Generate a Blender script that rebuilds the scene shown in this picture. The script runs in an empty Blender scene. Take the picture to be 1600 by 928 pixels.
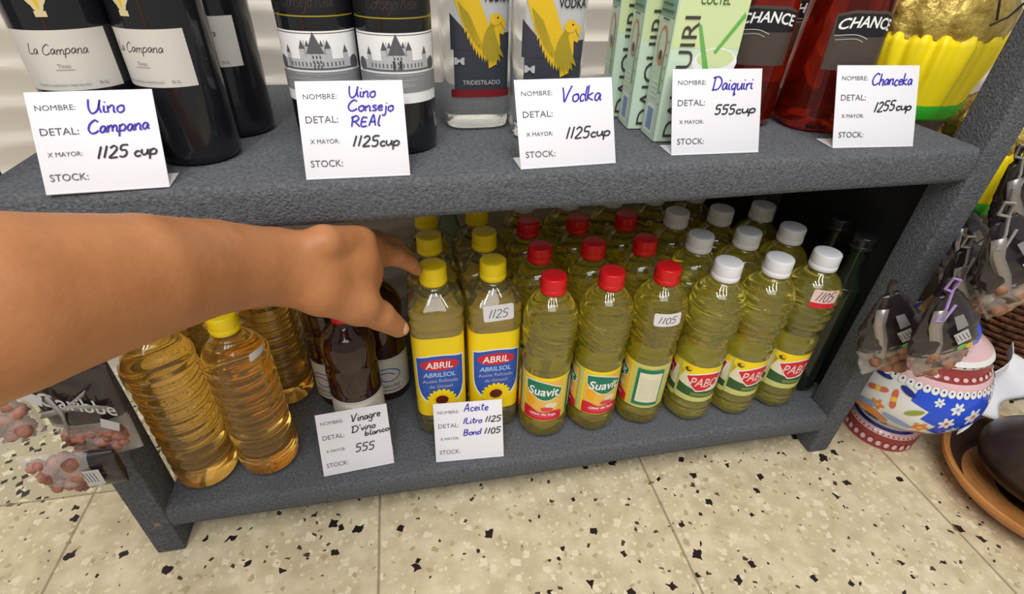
import bpy, bmesh, math, random
import numpy as np
from mathutils import Vector, Matrix, noise
PI = math.pi
random.seed(7)
S = bpy.context.scene
COL = S.collection

# ------------------------------------------------------------ camera, world, lights, exposure
FPX = 811.8
cam_d = bpy.data.cameras.new('camera'); cam = bpy.data.objects.new('camera', cam_d); COL.objects.link(cam)
cam_d.sensor_width = 36; cam_d.lens = FPX / 1600 * 36; cam_d.clip_start = 0.01
rt = Vector((0.98152, -0.18911, 0.02939)); up = Vector((0.08531, 0.56981, 0.81734)); fw = Vector((0.17131, 0.79972, -0.57541))
m = Matrix((rt, up, -fw)).transposed().to_4x4(); m.translation = Vector((0.3943, -0.4665, 0.6293))
cam.matrix_world = m
S.camera = cam
S.view_settings.view_transform = 'Standard'; S.view_settings.look = 'None'
S.view_settings.gamma = 1; S.view_settings.use_curve_mapping = False
S.view_settings.exposure = -0.08
S.cycles.max_bounces = 14; S.cycles.transmission_bounces = 12; S.cycles.transparent_max_bounces = 16
S.cycles.sample_clamp_indirect = 3.0

W = bpy.data.worlds.new('World'); S.world = W; W.use_nodes = True
W.node_tree.nodes['Background'].inputs[0].default_value = (1.0, 0.97, 0.92, 1)
W.node_tree.nodes['Background'].inputs[1].default_value = 0.36

def area(name, loc, target, sx, sy, power, color=(1, .97, .92)):
    l = bpy.data.lights.new(name, 'AREA'); l.shape = 'RECTANGLE'; l.size = sx; l.size_y = sy
    l.energy = power; l.color = color
    o = bpy.data.objects.new(name, l); COL.objects.link(o)
    o.location = loc
    d = Vector(target) - Vector(loc)
    o.rotation_euler = d.to_track_quat('-Z', 'Y').to_euler()
    return o
# overhead strips added for rows of pane-like highlights on the bottles, and the daylight of the shop front
for i in range(4):
    area('highlight_strip', (-.5 + i * .55, -1.0, 2.5), (-.3 + i * .45, 0, .2), .05, 1.3, 13)
area('shop_front_daylight', (.1, -1.9, 2.3), (.5, 0, .2), 1.8, 1.1, 26, (.95, .97, 1))

# ------------------------------------------------------------ materials
def mat(name, color, rough=.5, trans=0, ior=1.45, metal=0, spec=.5, alpha=1, sss=0, emit=None, bump=None, coat=0):
    M = bpy.data.materials.new(name); M.use_nodes = True
    b = M.node_tree.nodes['Principled BSDF']
    b.inputs['Base Color'].default_value = (*color, 1)
    b.inputs['Roughness'].default_value = rough; b.inputs['IOR'].default_value = ior
    b.inputs['Transmission Weight'].default_value = trans; b.inputs['Metallic'].default_value = metal
    b.inputs['Specular IOR Level'].default_value = spec; b.inputs['Alpha'].default_value = alpha
    b.inputs['Coat Weight'].default_value = coat
    if sss:
        b.inputs['Subsurface Weight'].default_value = sss; b.inputs['Subsurface Radius'].default_value = (1, .35, .2)
        b.inputs['Subsurface Scale'].default_value = .008
    if bump:
        nt = M.node_tree; n = nt.nodes.new('ShaderNodeTexNoise'); n.inputs['Scale'].default_value = bump[0]; n.inputs['Detail'].default_value = 6
        tc = nt.nodes.new('ShaderNodeTexCoord'); nt.links.new(tc.outputs['Object'], n.inputs['Vector'])
        bp = nt.nodes.new('ShaderNodeBump'); bp.inputs['Strength'].default_value = bump[1]; bp.inputs['Distance'].default_value = bump[2]
        nt.links.new(n.outputs[0], bp.inputs['Height']); nt.links.new(bp.outputs[0], b.inputs['Normal'])
    return M
def s2l(r, g, b):
    f = lambda c: ((c / 255 + .055) / 1.055) ** 2.4 if c > 10 else c / 255 / 12.92
    return (f(r), f(g), f(b))
def noisy(M, c1, c2, scale, lo=.35, hi=.65, detail=5, coords='Object'):
    nt = M.node_tree; b = nt.nodes['Principled BSDF']
    tc = nt.nodes.new('ShaderNodeTexCoord'); n = nt.nodes.new('ShaderNodeTexNoise')
    n.inputs['Scale'].default_value = scale; n.inputs['Detail'].default_value = detail
    nt.links.new(tc.outputs[coords], n.inputs['Vector'])
    r = nt.nodes.new('ShaderNodeValToRGB'); r.color_ramp.elements[0].position = lo; r.color_ramp.elements[1].position = hi
    r.color_ramp.elements[0].color = (*c1, 1); r.color_ramp.elements[1].color = (*c2, 1)
    nt.links.new(n.outputs[0], r.inputs[0]); nt.links.new(r.outputs[0], b.inputs['Base Color'])
    return M

felt = noisy(mat('grey_felt', (.1, .1, .12), .95, spec=.15, bump=(420, .9, .004)), s2l(84, 86, 91), s2l(114, 117, 123), 300, .3, .7)
M_ = {}
M_['oil_abril'] = mat('oil_pale', s2l(253, 244, 176), .04, trans=.93, ior=1.40, coat=1)
M_['oil_suavit'] = mat('oil_olive', s2l(252, 236, 98), .04, trans=.92, ior=1.40, coat=1)
M_['oil_pabo'] = mat('oil_green_yellow', s2l(253, 242, 112), .04, trans=.91, ior=1.40, coat=1)
M_['oil_amber'] = mat('oil_amber', s2l(246, 196, 92), .06, trans=.93, ior=1.38, coat=.6)
M_['vinegar'] = mat('dark_vinegar', s2l(52, 22, 20), .08, trans=.2, ior=1.4, coat=.6)
M_['wine'] = mat('wine_glass', (.012, .013, .016), .12, spec=.5, coat=.3)
M_['dark_green'] = mat('dark_glass', (.012, .018, .012), .1, spec=.5)
M_['green_clear'] = mat('greenish_plastic', s2l(200, 215, 195), .06, trans=.85, ior=1.3)
M_['clear'] = mat('clear_glass', (.93, .95, .95), .03, trans=.92, ior=1.3)
M_['chance'] = mat('red_amber_drink', s2l(150, 34, 16), .06, trans=.85, ior=1.3, coat=.4)
M_['cap_yellow'] = mat('yellow_cap', s2l(250, 218, 20), .35)
M_['cap_red'] = mat('red_cap', s2l(216, 24, 30), .35)
M_['cap_white'] = mat('white_cap', s2l(236, 236, 240), .4)
M_['cap_black'] = mat('black_cap', (.015, .015, .015), .2)
M_['card'] = mat('white_card', s2l(230, 228, 234), .4)
M_['paper'] = mat('white_paper', s2l(235, 235, 242), .8)
M_['print'] = mat('grey_print', s2l(92, 90, 98), .6)
M_['ink_blue'] = mat('blue_ink', s2l(52, 40, 170), .5)
M_['ink_black'] = mat('black_ink', s2l(30, 28, 34), .5)
def flat(name, r, g, b, rough=.4, metal=0): 
    if name not in M_: M_[name] = mat(name, s2l(r, g, b), rough, metal=metal)
    return M_[name]
flat('lab_yellow', 252, 220, 20); flat('lab_blue', 46, 86, 180); flat('lab_red', 214, 34, 52); flat('lab_white', 246, 246, 246)
flat('lab_brown', 96, 34, 20); flat('lab_orange', 246, 176, 30); flat('lab_green', 20, 122, 92); flat('lab_pink', 224, 66, 92)
flat('lab_peach', 240, 190, 84); flat('lab_cream', 232, 226, 196); flat('lab_dkgreen', 52, 92, 48); flat('lab_olive', 206, 206, 120)
flat('lab_ltblue', 170, 205, 245); flat('lab_grey', 214, 210, 202); flat('lab_ink', 70, 66, 66); flat('lab_black', 30, 28, 32)
flat('lab_midgrey', 140, 140, 142); flat('lab_silver', 190, 190, 192); flat('lab_gold', 226, 186, 40, .3); flat('lab_gold2', 170, 150, 40, .3)
flat('lab_dkred', 120, 26, 32); flat('lab_crest', 214, 200, 150); flat('lab_dark2', 58, 60, 70)
flat('box_mint', 208, 230, 208); flat('box_green', 112, 182, 92); flat('box_teal', 132, 176, 160); flat('box_orange', 214, 130, 96)
flat('box_lblue', 128, 156, 200); flat('box_grey', 140, 140, 132); flat('box_lime', 212, 228, 172)
flat('lab_midgrey2', 96, 94, 98); flat('lab_taupe', 78, 68, 60); flat('lab_pale', 236, 206, 200)
flat('jar_blue', 44, 84, 214, .15); flat('jar_white', 232, 232, 228, .15); flat('jar_orange', 236, 136, 40, .15); flat('jar_red', 150, 60, 58, .15)
flat('jar_rust', 216, 110, 80, .15); flat('jar_sky', 140, 172, 220, .15); flat('jar_pink', 226, 186, 190, .15); flat('jar_yellow', 250, 200, 60, .15); flat('jar_navy', 40, 48, 130, .15); flat('jar_leaf', 150, 160, 60, .15)

# ------------------------------------------------------------ object helpers
def tag(o, label=None, cat=None, group=None, kind=None):
    if label: o['label'] = label
    if cat: o['category'] = cat
    if group: o['group'] = group
    if kind: o['kind'] = kind
    return o
def thing(name, label, cat, loc=(0, 0, 0), rz=0, group=None):
    o = bpy.data.objects.new(name, None); COL.objects.link(o); o.empty_display_size = .02
    o.location = loc; o.rotation_euler = (0, 0, rz)
    return tag(o, label, cat, group)
def copy_tree(o, parent=None):
    c = o.copy(); COL.objects.link(c)
    if parent: c.parent = parent
    for ch in list(o.children): copy_tree(ch, c)
    return c
def link_bm(name, bm, mats, parent=None, smooth=True, loc=None, angle=40):
    me = bpy.data.meshes.new(name); bm.normal_update(); bm.to_mesh(me); bm.free()
    for mm in (mats if isinstance(mats, (list, tuple)) else [mats]): me.materials.append(mm)
    if smooth:
        me.polygons.foreach_set('use_smooth', [True] * len(me.polygons))
        try: me.set_sharp_from_angle(angle=math.radians(angle))
        except Exception: pass
    o = bpy.data.objects.new(name, me); COL.objects.link(o)
    if parent: o.parent = parent
    if loc: o.location = loc
    return o
def box_bm(x0, x1, y0, y1, z0, z1, bm=None, bevel=.0, mi=0):
    t = bmesh.new()
    bmesh.ops.create_cube(t, size=1)
    for v in t.verts: v.co = Vector((x0 + (v.co.x + .5) * (x1 - x0), y0 + (v.co.y + .5) * (y1 - y0), z0 + (v.co.z + .5) * (z1 - z0)))
    if bevel: bmesh.ops.bevel(t, geom=list(t.edges), offset=bevel, segments=3, profile=.5, affect='EDGES')
    if bm is None:
        for f in t.faces: f.material_index = mi
        return t
    merge(bm, t, mi); return bm
def merge(bm, t, mi=0):
    mp = {v: bm.verts.new(v.co) for v in t.verts}
    for f in t.faces:
        try: g = bm.faces.new([mp[v] for v in f.verts]); g.material_index = mi; g.smooth = True
        except ValueError: pass
    t.free()
def section(r, n, seg):
    out = []
    for i in range(seg):
        a = 2 * PI * i / seg; c, s = math.cos(a), math.sin(a)
        k = r if n == 2 else r / (abs(c) ** n + abs(s) ** n) ** (1 / n)
        out.append((c * k, s * k))
    return out
def loft(prof, n=2, seg=40, disp=None, bm=None, mi=0, close=True):
    """prof: list of (z, r[, n]); disp(z, theta) adds to the radius"""
    bm = bm or bmesh.new(); rings = []
    for p in prof:
        z, r = p[0], p[1]; nn = p[2] if len(p) > 2 else n
        ring = []
        for i in range(seg):
            a = 2 * PI * i / seg; c, s = math.cos(a), math.sin(a)
            k = r if nn == 2 else r / (abs(c) ** nn + abs(s) ** nn) ** (1 / nn)
            if disp: k += disp(z, a)
            ring.append(bm.verts.new((c * k, s * k, z)))
        rings.append(ring)
    for a, b in zip(rings, rings[1:]):
        for i in range(seg):
            f = bm.faces.new((a[i], a[(i + 1) % seg], b[(i + 1) % seg], b[i])); f.material_index = mi
    if close:
        f = bm.faces.new(list(reversed(rings[0]))); f.material_index = mi
        f = bm.faces.new(rings[-1]); f.material_index = mi
    return bm
def interp_prof(pts, step=.003):
    """resample (z, r) control points with a smooth curve"""
    out = []
    for i in range(len(pts) - 1):
        p0 = pts[max(i - 1, 0)]; p1 = pts[i]; p2 = pts[i + 1]; p3 = pts[min(i + 2, len(pts) - 1)]
        L = math.hypot(p2[0] - p1[0], p2[1] - p1[1]); k = max(1, int(L / step))
        for j in range(k):
            t = j / k
            q = [0.5 * (2 * p1[a] + (p2[a] - p0[a]) * t + (2 * p0[a] - 5 * p1[a] + 4 * p2[a] - p3[a]) * t * t + (3 * p1[a] - p0[a] - 3 * p2[a] + p3[a]) * t ** 3) for a in (0, 1)]
            q[0] = min(max(q[0], min(p1[0], p2[0])), max(p1[0], p2[0]))
            out.append(tuple(q))
    out.append(tuple(pts[-1][:2]))
    return out
def tube(pts, r, bm=None, seg=8, mi=0, taper=None):
    bm = bm or bmesh.new(); rings = []
    pts = [Vector(p) for p in pts]
    for i, p in enumerate(pts):
        d = (pts[min(i + 1, len(pts) - 1)] - pts[max(i - 1, 0)]).normalized()
        a = d.orthogonal().normalized() if i == 0 else (prev - prev.dot(d) * d).normalized()
        prev = a; b = d.cross(a); rr = r if taper is None else r * taper[i]
        rings.append([bm.verts.new(p + (a * math.cos(t) + b * math.sin(t)) * rr) for t in [2 * PI * k / seg for k in range(seg)]])
    for A, B in zip(rings, rings[1:]):
        for k in range(seg):
            f = bm.faces.new((A[k], A[(k + 1) % seg], B[(k + 1) % seg], B[k])); f.material_index = mi
    bm.faces.new(list(reversed(rings[0]))).material_index = mi; bm.faces.new(rings[-1]).material_index = mi
    return bm

# ------------------------------------------------------------ flat artwork laid onto a surface
_tc = {}
def text_geo(s, off=0):
    if (s, off) in _tc: return _tc[s, off]
    c = bpy.data.curves.new('t', 'FONT'); c.body = s; c.size = 1; c.resolution_u = 3; c.fill_mode = 'FRONT'; c.offset = off
    o = bpy.data.objects.new('t', c); COL.objects.link(o)
    dg = bpy.context.evaluated_depsgraph_get(); me = bpy.data.meshes.new_from_object(o.evaluated_get(dg))
    V = [(v.co.x, v.co.y) for v in me.vertices]; F = [tuple(p.vertices) for p in me.polygons]
    bpy.data.objects.remove(o); bpy.data.curves.remove(c); bpy.data.meshes.remove(me)
    _tc[s, off] = (V, F); return _tc[s, off]
def text(s, x, y, w, h, shear=0, arc=0, bold=0):
    """text fitted in the box (x, y, w, h)"""
    V, F = text_geo(s, round(min(.035, bold * .35 / h), 4))
    xs = [v[0] for v in V]; ys = [v[1] for v in V]; x0, x1, y0, y1 = min(xs), max(xs), min(ys), max(ys)
    out = []
    for a, b in V:
        u = (a - x0) / (x1 - x0); t = (b - y0) / (y1 - y0)
        out.append((x + u * w + shear * t * h, y + t * h + arc * (1 - (2 * u - 1) ** 2)))
    return out, F
def poly(pts): return list(pts), [tuple(range(len(pts)))]
def rect(x0, y0, x1, y1): return poly([(x0, y0), (x1, y0), (x1, y1), (x0, y1)])
def ell(cx, cy, a, b, n=28, rot=0, a0=0, a1=2 * PI):
    c, s = math.cos(rot), math.sin(rot); full = abs(a1 - a0 - 2 * PI) < 1e-6
    k = n if full else n + 1
    P = []
    for i in range(k):
        t = a0 + (a1 - a0) * i / n; u, v = a * math.cos(t), b * math.sin(t)
        P.append((cx + c * u - s * v, cy + s * u + c * v))
    return poly(P)
def join(*gs):
    V, F = [], []
    for v, f in gs:
        n = len(V); V += list(v); F += [tuple(i + n for i in t) for t in f]
    return V, F
def stroke(pts, w, smooth=True):
    """a pen stroke of width w through pts"""
    if smooth and len(pts) > 2:
        q = []
        for i in range(len(pts) - 1):
            p0 = pts[max(i - 1, 0)]; p1 = pts[i]; p2 = pts[i + 1]; p3 = pts[min(i + 2, len(pts) - 1)]
            for j in range(4):
                t = j / 4
                q.append(tuple(0.5 * (2 * p1[a] + (p2[a] - p0[a]) * t + (2 * p0[a] - 5 * p1[a] + 4 * p2[a] - p3[a]) * t * t + (3 * p1[a] - p0[a] - 3 * p2[a] + p3[a]) * t ** 3) for a in (0, 1)))
        q.append(pts[-1]); pts = q
    V, F = [], []
    for i, p in enumerate(pts):
        a = pts[max(i - 1, 0)]; b = pts[min(i + 1, len(pts) - 1)]
        dx, dy = b[0] - a[0], b[1] - a[1]; L = math.hypot(dx, dy) or 1
        nx, ny = -dy / L * w / 2, dx / L * w / 2
        V += [(p[0] + nx, p[1] + ny), (p[0] - nx, p[1] - ny)]
    for i in range(len(pts) - 1): F.append((2 * i, 2 * i + 1, 2 * i + 3, 2 * i + 2))
    return V, F
# handwriting: strokes on a grid, x-height .5, capitals 1
HW = {
 'U': (.8, [[(0, 1), (.02, .4), (.2, .02), (.5, .25), (.62, .95), (.58, .5), (.7, .05)]]),
 'V': (.7, [[(0, .95), (.1, .5), (.18, .0), (.4, .6), (.6, 1.05)]]),
 'i': (.25, [[(.05, .5), (.05, .1), (.2, .05)], [(.07, .7), (.1, .76)]]),
 'n': (.5, [[(0, .5), (.03, 0)], [(.03, .3), (.2, .5), (.33, .42), (.34, .05), (.45, .04)]]),
 'o': (.5, [[(.25, .5), (.05, .38), (.04, .12), (.2, 0), (.38, .14), (.38, .38), (.25, .5), (.42, .45)]]),
 'O': (.8, [[(.4, 1), (.05, .75), (.05, .25), (.35, 0), (.65, .25), (.68, .75), (.4, 1)]]),
 'C': (.75, [[(.62, .85), (.4, 1), (.1, .7), (.02, .3), (.2, .02), (.45, .05), (.65, .22)]]),
 'a': (.5, [[(.36, .42), (.18, .5), (.02, .3), (.06, .04), (.22, .06), (.37, .42), (.36, .1), (.47, .03)]]),
 'm': (.75, [[(0, .5), (.03, 0)], [(.03, .3), (.18, .5), (.28, .4), (.29, .02)], [(.29, .3), (.44, .5), (.56, .4), (.57, .05), (.68, .04)]]),
 'p': (.5, [[(.02, .5), (-.02, -.4)], [(.02, .35), (.2, .52), (.38, .36), (.3, .06), (.04, .04)]]),
 's': (.42, [[(.34, .46), (.15, .5), (.06, .36), (.3, .2), (.28, .04), (.02, .02)]]),
 'e': (.45, [[(.04, .26), (.32, .3), (.28, .48), (.1, .44), (.03, .2), (.16, .01), (.38, .1)]]),
 'j': (.3, [[(.15, .5), (.15, -.2), (.02, -.4), (-.1, -.3)], [(.17, .7), (.2, .76)]]),
 'R': (.7, [[(.05, .95), (.0, 0)], [(-.08, .8), (.3, 1), (.5, .75), (.3, .5), (.05, .48)], [(.2, .48), (.6, 0)]]),
 'E': (.6, [[(.45, .78), (.08, .8), (.02, .02), (.45, .03)], [(.05, .42), (.38, .43)]]),
 'A': (.65, [[(0, 0), (.25, .9), (.35, .88), (.48, 0)], [(.08, .35), (.5, .38)]]),
 'l': (.28, [[(.16, 1), (.06, .5), (.08, .05), (.22, .04)]]),
 'L': (.55, [[(.1, 1), (.05, .05), (.5, .05)]]),
 'd': (.5, [[(.34, .4), (.16, .5), (.02, .3), (.08, .02), (.28, .1)], [(.42, 1), (.35, .3), (.42, .02)]]),
 'k': (.5, [[(.05, 1), (.0, 0)], [(.36, .5), (.03, .24), (.4, 0)]]),
 'D': (.8, [[(.1, 1), (.04, 0)], [(-.1, .92), (.4, 1), (.68, .6), (.45, .08), (-.05, 0)]]),
 'q': (.5, [[(.36, .42), (.18, .5), (.03, .28), (.12, .04), (.34, .2)], [(.37, .5), (.3, -.4), (.42, -.25)]]),
 'u': (.5, [[(.02, .5), (.03, .1), (.18, 0), (.34, .2), (.37, .5), (.38, .08), (.48, .03)]]),
 'r': (.4, [[(.03, .5), (.05, 0)], [(.05, .3), (.18, .5), (.34, .46)]]),
 'h': (.5, [[(.06, 1), (0, 0)], [(.02, .3), (.2, .5), (.34, .4), (.34, .03), (.44, .03)]]),
 't': (.38, [[(.16, .85), (.12, .1), (.3, .03)], [(0, .55), (.34, .58)]]),
 'c': (.42, [[(.34, .42), (.16, .5), (.02, .25), (.14, .01), (.36, .1)]]),
 'b': (.5, [[(.06, 1), (.02, .05)], [(.03, .3), (.22, .48), (.38, .28), (.24, .02), (.02, .06)]]),
 'B': (.6, [[(.05, 1), (.0, 0)], [(.0, .95), (.4, .9), (.3, .55), (.05, .5), (.45, .4), (.35, .03), (0, 0)]]),
 'g': (.5, [[(.36, .42), (.18, .5), (.03, .28), (.12, .04), (.34, .2), (.37, .5), (.32, -.3), (.12, -.4), (.0, -.25)]]),
 'v': (.45, [[(0, .5), (.15, .02), (.36, .52)]]),
 'w': (.65, [[(0, .5), (.1, .02), (.28, .4), (.4, .02), (.56, .52)]]),
 'z': (.45, [[(.03, .48), (.34, .48), (.03, .02), (.38, .03)]]),
 "'": (.25, [[(.1, 1), (.06, .75)]]),
 '1': (.32, [[(.2, 1), (.05, 0)]]),
 '2': (.55, [[(.05, .8), (.25, 1), (.42, .78), (.25, .4), (.0, .02), (.45, .05)]]),
 '5': (.55, [[(.48, .98), (.14, .96), (.08, .58), (.35, .55), (.38, .2), (.2, .0), (.0, .08)]]),
 '0': (.5, [[(.24, 1), (.05, .7), (.05, .25), (.2, 0), (.38, .3), (.38, .75), (.24, 1)]]),
 ' ': (.35, []),
}
def hand(s, x, y, w, h, pen=.0011, slant=.15, rise=0):
    tot = sum(HW[c][0] for c in s); k = w / tot; cx = 0; gs = []
    rnd = random.Random(s)
    for c in s:
        adv, st = HW[c]; jy = rnd.uniform(-.05, .05)
        for q in st:
            gs.append(stroke([(x + (cx + px) * k + slant * py * h, y + (py + jy) * h + rise * (cx / tot)) for px, py in q], pen))
        cx += adv
    return join(*gs)
def put_layer(bm, geo, mi, eps, mapf, sx=None, sy=None):
    V, F = geo; t = bmesh.new(); vs = [t.verts.new((a, b, 0)) for a, b in V]
    for f in F:
        try: t.faces.new([vs[i] for i in f])
        except ValueError: pass
    big = [f for f in t.faces if len(f.verts) > 4]
    if big: bmesh.ops.triangulate(t, faces=big)
    for step, ax in ((sx, 0), (sy, 1)):
        if step:
            lo = min(v.co[ax] for v in t.verts); hi = max(v.co[ax] for v in t.verts)
            k = math.floor(lo / step) + 1
            while k * step < hi - 1e-7:
                n = Vector((1, 0, 0)) if ax == 0 else Vector((0, 1, 0))
                bmesh.ops.bisect_plane(t, geom=list(t.verts) + list(t.edges) + list(t.faces), dist=1e-7, plane_co=n * (k * step), plane_no=n)
                k += 1
    for f in t.faces:
        f.normal_update()
        if f.normal.z < 0: f.normal_flip()
    for v in t.verts: v.co = Vector(mapf(v.co.x, v.co.y, eps))
    merge(bm, t, mi)
def artwork(name, layers, mapf, parent, sx=None, sy=None, label=None, eps0=.0003, deps=.00012):
    mats = []; bm = bmesh.new()
    for i, (geo, mk) in enumerate(layers):
        if mk not in mats: mats.append(mk)
        put_layer(bm, geo, mats.index(mk), eps0 + deps * i, mapf, sx, sy)
    o = link_bm(name, bm, [M_[k] for k in mats], parent, smooth=True, angle=60)
    if label: o['label'] = label
    return o
def cyl_map(r, n=2, z0=0):
    """s runs round the section from its front (-y), to the right for a viewer; h is the height"""
    if n == 2:
        def f(s, h, e):
            a = s / r; rr = r + e
            return (math.sin(a) * rr, -math.cos(a) * rr, z0 + h)
        return f
    N = 720; pts = []
    for i in range(N + 1):
        a = PI / 2 + 2 * PI * i / N; c, s = math.cos(a), math.sin(a)
        k = r / (abs(c) ** n + abs(s) ** n) ** (1 / n); pts.append((c * k, s * k))
    L = [0]
    for i in range(N): L.append(L[-1] + math.hypot(pts[i + 1][0] - pts[i][0], pts[i + 1][1] - pts[i][1]))
    tot = L[-1]
    def f(s, h, e):
        s = (s + tot / 2) % tot
        lo, hi = 0, N
        while hi - lo > 1:
            mid = (lo + hi) // 2
            if L[mid] <= s: lo = mid
            else: hi = mid
        t = (s - L[lo]) / (L[hi] - L[lo]); p, q = pts[lo], pts[hi]
        x = p[0] + (q[0] - p[0]) * t; y = p[1] + (q[1] - p[1]) * t
        dx, dy = q[0] - p[0], q[1] - p[1]; l = math.hypot(dx, dy)
        return (x + dy / l * e, y - dx / l * e, z0 + h)
    return f

# ------------------------------------------------------------ the setting
def terrazzo():
    M = mat('terrazzo', s2l(206, 190, 150), .32, spec=.4); nt = M.node_tree; b = nt.nodes['Principled BSDF']; N = nt.nodes; L = nt.links
    tc = N.new('ShaderNodeTexCoord'); P = tc.outputs['Object']
    def math_(op, a, bb=None):
        n = N.new('ShaderNodeMath'); n.operation = op
        for i, v in enumerate((a, bb)):
            if v is None: continue
            if isinstance(v, (int, float)): n.inputs[i].default_value = v
            else: L.new(v, n.inputs[i])
        return n.outputs[0]
    def mix(f, a, c):
        n = N.new('ShaderNodeMix'); n.data_type = 'RGBA'; L.new(f, n.inputs['Factor'])
        for k, v in ((6, a), (7, c)):
            if isinstance(v, tuple): n.inputs[k].default_value = (*v, 1)
            else: L.new(v, n.inputs[k])
        return n.outputs[2]
    nz = N.new('ShaderNodeTexNoise'); nz.inputs['Scale'].default_value = 90; L.new(P, nz.inputs['Vector'])
    dst = N.new('ShaderNodeVectorMath'); dst.operation = 'MULTIPLY_ADD'; L.new(nz.outputs['Color'], dst.inputs[0]); dst.inputs[1].default_value = (.012, .012, 0); L.new(P, dst.inputs[2])
    def chips(scale, frac, size, seed):
        mp = N.new('ShaderNodeMapping'); mp.inputs['Location'].default_value = (seed, seed * 1.7, 0); L.new(dst.outputs[0], mp.inputs['Vector'])
        mp.inputs['Rotation'].default_value = (0, 0, seed)
        v = N.new('ShaderNodeTexVoronoi'); v.voronoi_dimensions = '2D'; v.inputs['Scale'].default_value = scale; v.distance = 'MANHATTAN'; L.new(mp.outputs[0], v.inputs['Vector'])
        sp = N.new('ShaderNodeSeparateColor'); L.new(v.outputs['Color'], sp.inputs[0])
        on = math_('LESS_THAN', sp.outputs[0], frac)
        rad = math_('MULTIPLY', sp.outputs[1], size)
        near = math_('LESS_THAN', v.outputs['Distance'], rad)
        return math_('MULTIPLY', on, near)
    n2 = N.new('ShaderNodeTexNoise'); n2.inputs['Scale'].default_value = 38; n2.inputs['Detail'].default_value = 4; L.new(P, n2.inputs['Vector'])
    r = N.new('ShaderNodeValToRGB'); r.color_ramp.elements[0].position = .35; r.color_ramp.elements[1].position = .68
    r.color_ramp.elements[0].color = (*s2l(198, 183, 150), 1); r.color_ramp.elements[1].color = (*s2l(222, 208, 176), 1); L.new(n2.outputs[0], r.inputs[0])
    c = r.outputs[0]
    c = mix(chips(95, .55, .42, 1.3), c, s2l(226, 213, 180))
    c = mix(chips(60, .3, .5, 4.1), c, s2l(230, 218, 188))
    c = mix(chips(75, .2, .4, 7.7), c, s2l(184, 166, 130))
    c = mix(chips(130, .06, .5, 9.1), c, s2l(80, 62, 50))
    c = mix(chips(62, .06, .50, 2.2), c, s2l(46, 36, 34))
    c = mix(chips(38, .07, .34, 5.9), c, s2l(42, 32, 32))
    sx = N.new('ShaderNodeSeparateXYZ'); L.new(P, sx.inputs[0])
    # darker speckled tiles along the wall on the left
    zone = math_('MULTIPLY', math_('GREATER_THAN', sx.outputs[1], .118), math_('LESS_THAN', sx.outputs[0], .305))
    c2 = mix(chips(55, .75, .62, 3.3), s2l(190, 180, 150), s2l(226, 216, 186))
    c2 = mix(chips(80, .5, .6, 6.6), c2, s2l(66, 60, 54))
    c2 = mix(chips(48, .3, .5, 8.2), c2, s2l(48, 42, 40))
    c = mix(zone, c, c2)
    def line(o, off):
        t = math_('ADD', math_('MULTIPLY', math_('ADD', o, -off), 1 / .425), 20.5)
        fr = math_('ABSOLUTE', math_('SUBTRACT', math_('FRACT', t), .5))
        return math_('LESS_THAN', fr, .0045)
    g = math_('MAXIMUM', line(sx.outputs[0], .3055), line(sx.outputs[1], .1155))
    gm = math_('MULTIPLY', g, .75)
    c = mix(gm, c, s2l(140, 124, 96))
    L.new(c, b.inputs['Base Color'])
    return M
FZ = -.088
fl = link_bm('floor', box_bm(-1.6, 2.6, -1.6, .42, FZ - .05, FZ), terrazzo(), smooth=False); fl['kind'] = 'structure'
# wall of white panels with low wavy ridges
bm = bmesh.new(); nx, nz = 130, 230; x0, x1, z0, z1 = -1.6, 2.6, FZ, 1.3; vs = []
for j in range(nz + 1):
    for i in range(nx + 1):
        x = x0 + (x1 - x0) * i / nx; z = z0 + (z1 - z0) * j / nz
        ph = (z + .014 * math.sin(x * 9) + .008 * math.sin(x * 21 + 1)) / .05
        t = ph % 1
        vs.append(bm.verts.new((x, .40 - .009 * (t ** 1.5 if t < .85 else .78 * (1 - t) / .15), z)))
for j in range(nz):
    for i in range(nx):
        a = j * (nx + 1) + i; bm.faces.new((vs[a], vs[a + 1], vs[a + nx + 2], vs[a + nx + 1]))
back = [bm.verts.new(p) for p in ((x0, .45, z0), (x1, .45, z0), (x1, .45, z1), (x0, .45, z1))]
bm.faces.new(back)
wl = link_bm('wall_back', bm, mat('white_wall', s2l(218, 210, 198), .5)); wl['kind'] = 'structure'

# ------------------------------------------------------------ the shelf
shelf = thing('display_shelf', 'low two-tier shelf unit wrapped in grey felt standing on the terrazzo floor', 'shelf', (0, 0, FZ))
def sp(name, bm, mt=felt, label=None):
    o = link_bm(name, bm, mt, None, angle=50); o.parent = shelf; o.location = (0, 0, -FZ)
    if label: o['label'] = label
    return o
def warp_box(x0, x1, y0f, y1, z0f, z1f, nseg=24, bev=.004):
    bm = bmesh.new(); rings = []
    for i in range(nseg + 1):
        x = x0 + (x1 - x0) * i / nseg; yf = y0f(x); a, b = z0f(x), z1f(x)
        pts = [(yf + bev * 1.5, a), (yf + .002, a + bev * .5), (yf, a + bev * 2), (yf, b - bev * 2.2), (yf + .0015, b - bev), (yf + bev * .9, b - bev * .25), (yf + bev * 2, b), (y1, b), (y1, a)]
        rings.append([bm.verts.new((x, p[0], p[1])) for p in pts])
    for A, B in zip(rings, rings[1:]):
        n = len(A)
        for k in range(n): bm.faces.new((A[k], B[k], B[(k + 1) % n], A[(k + 1) % n]))
    bm.faces.new(list(rings[0])); bm.faces.new(list(reversed(rings[-1])))
    bmesh.ops.recalc_face_normals(bm, faces=bm.faces)
    return bm
sp('lower_board', warp_box(.042, 1.026, lambda x: 0, .35, lambda x: -.038 + .0012 * math.sin(x * 9), lambda x: 0, 30))
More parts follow.
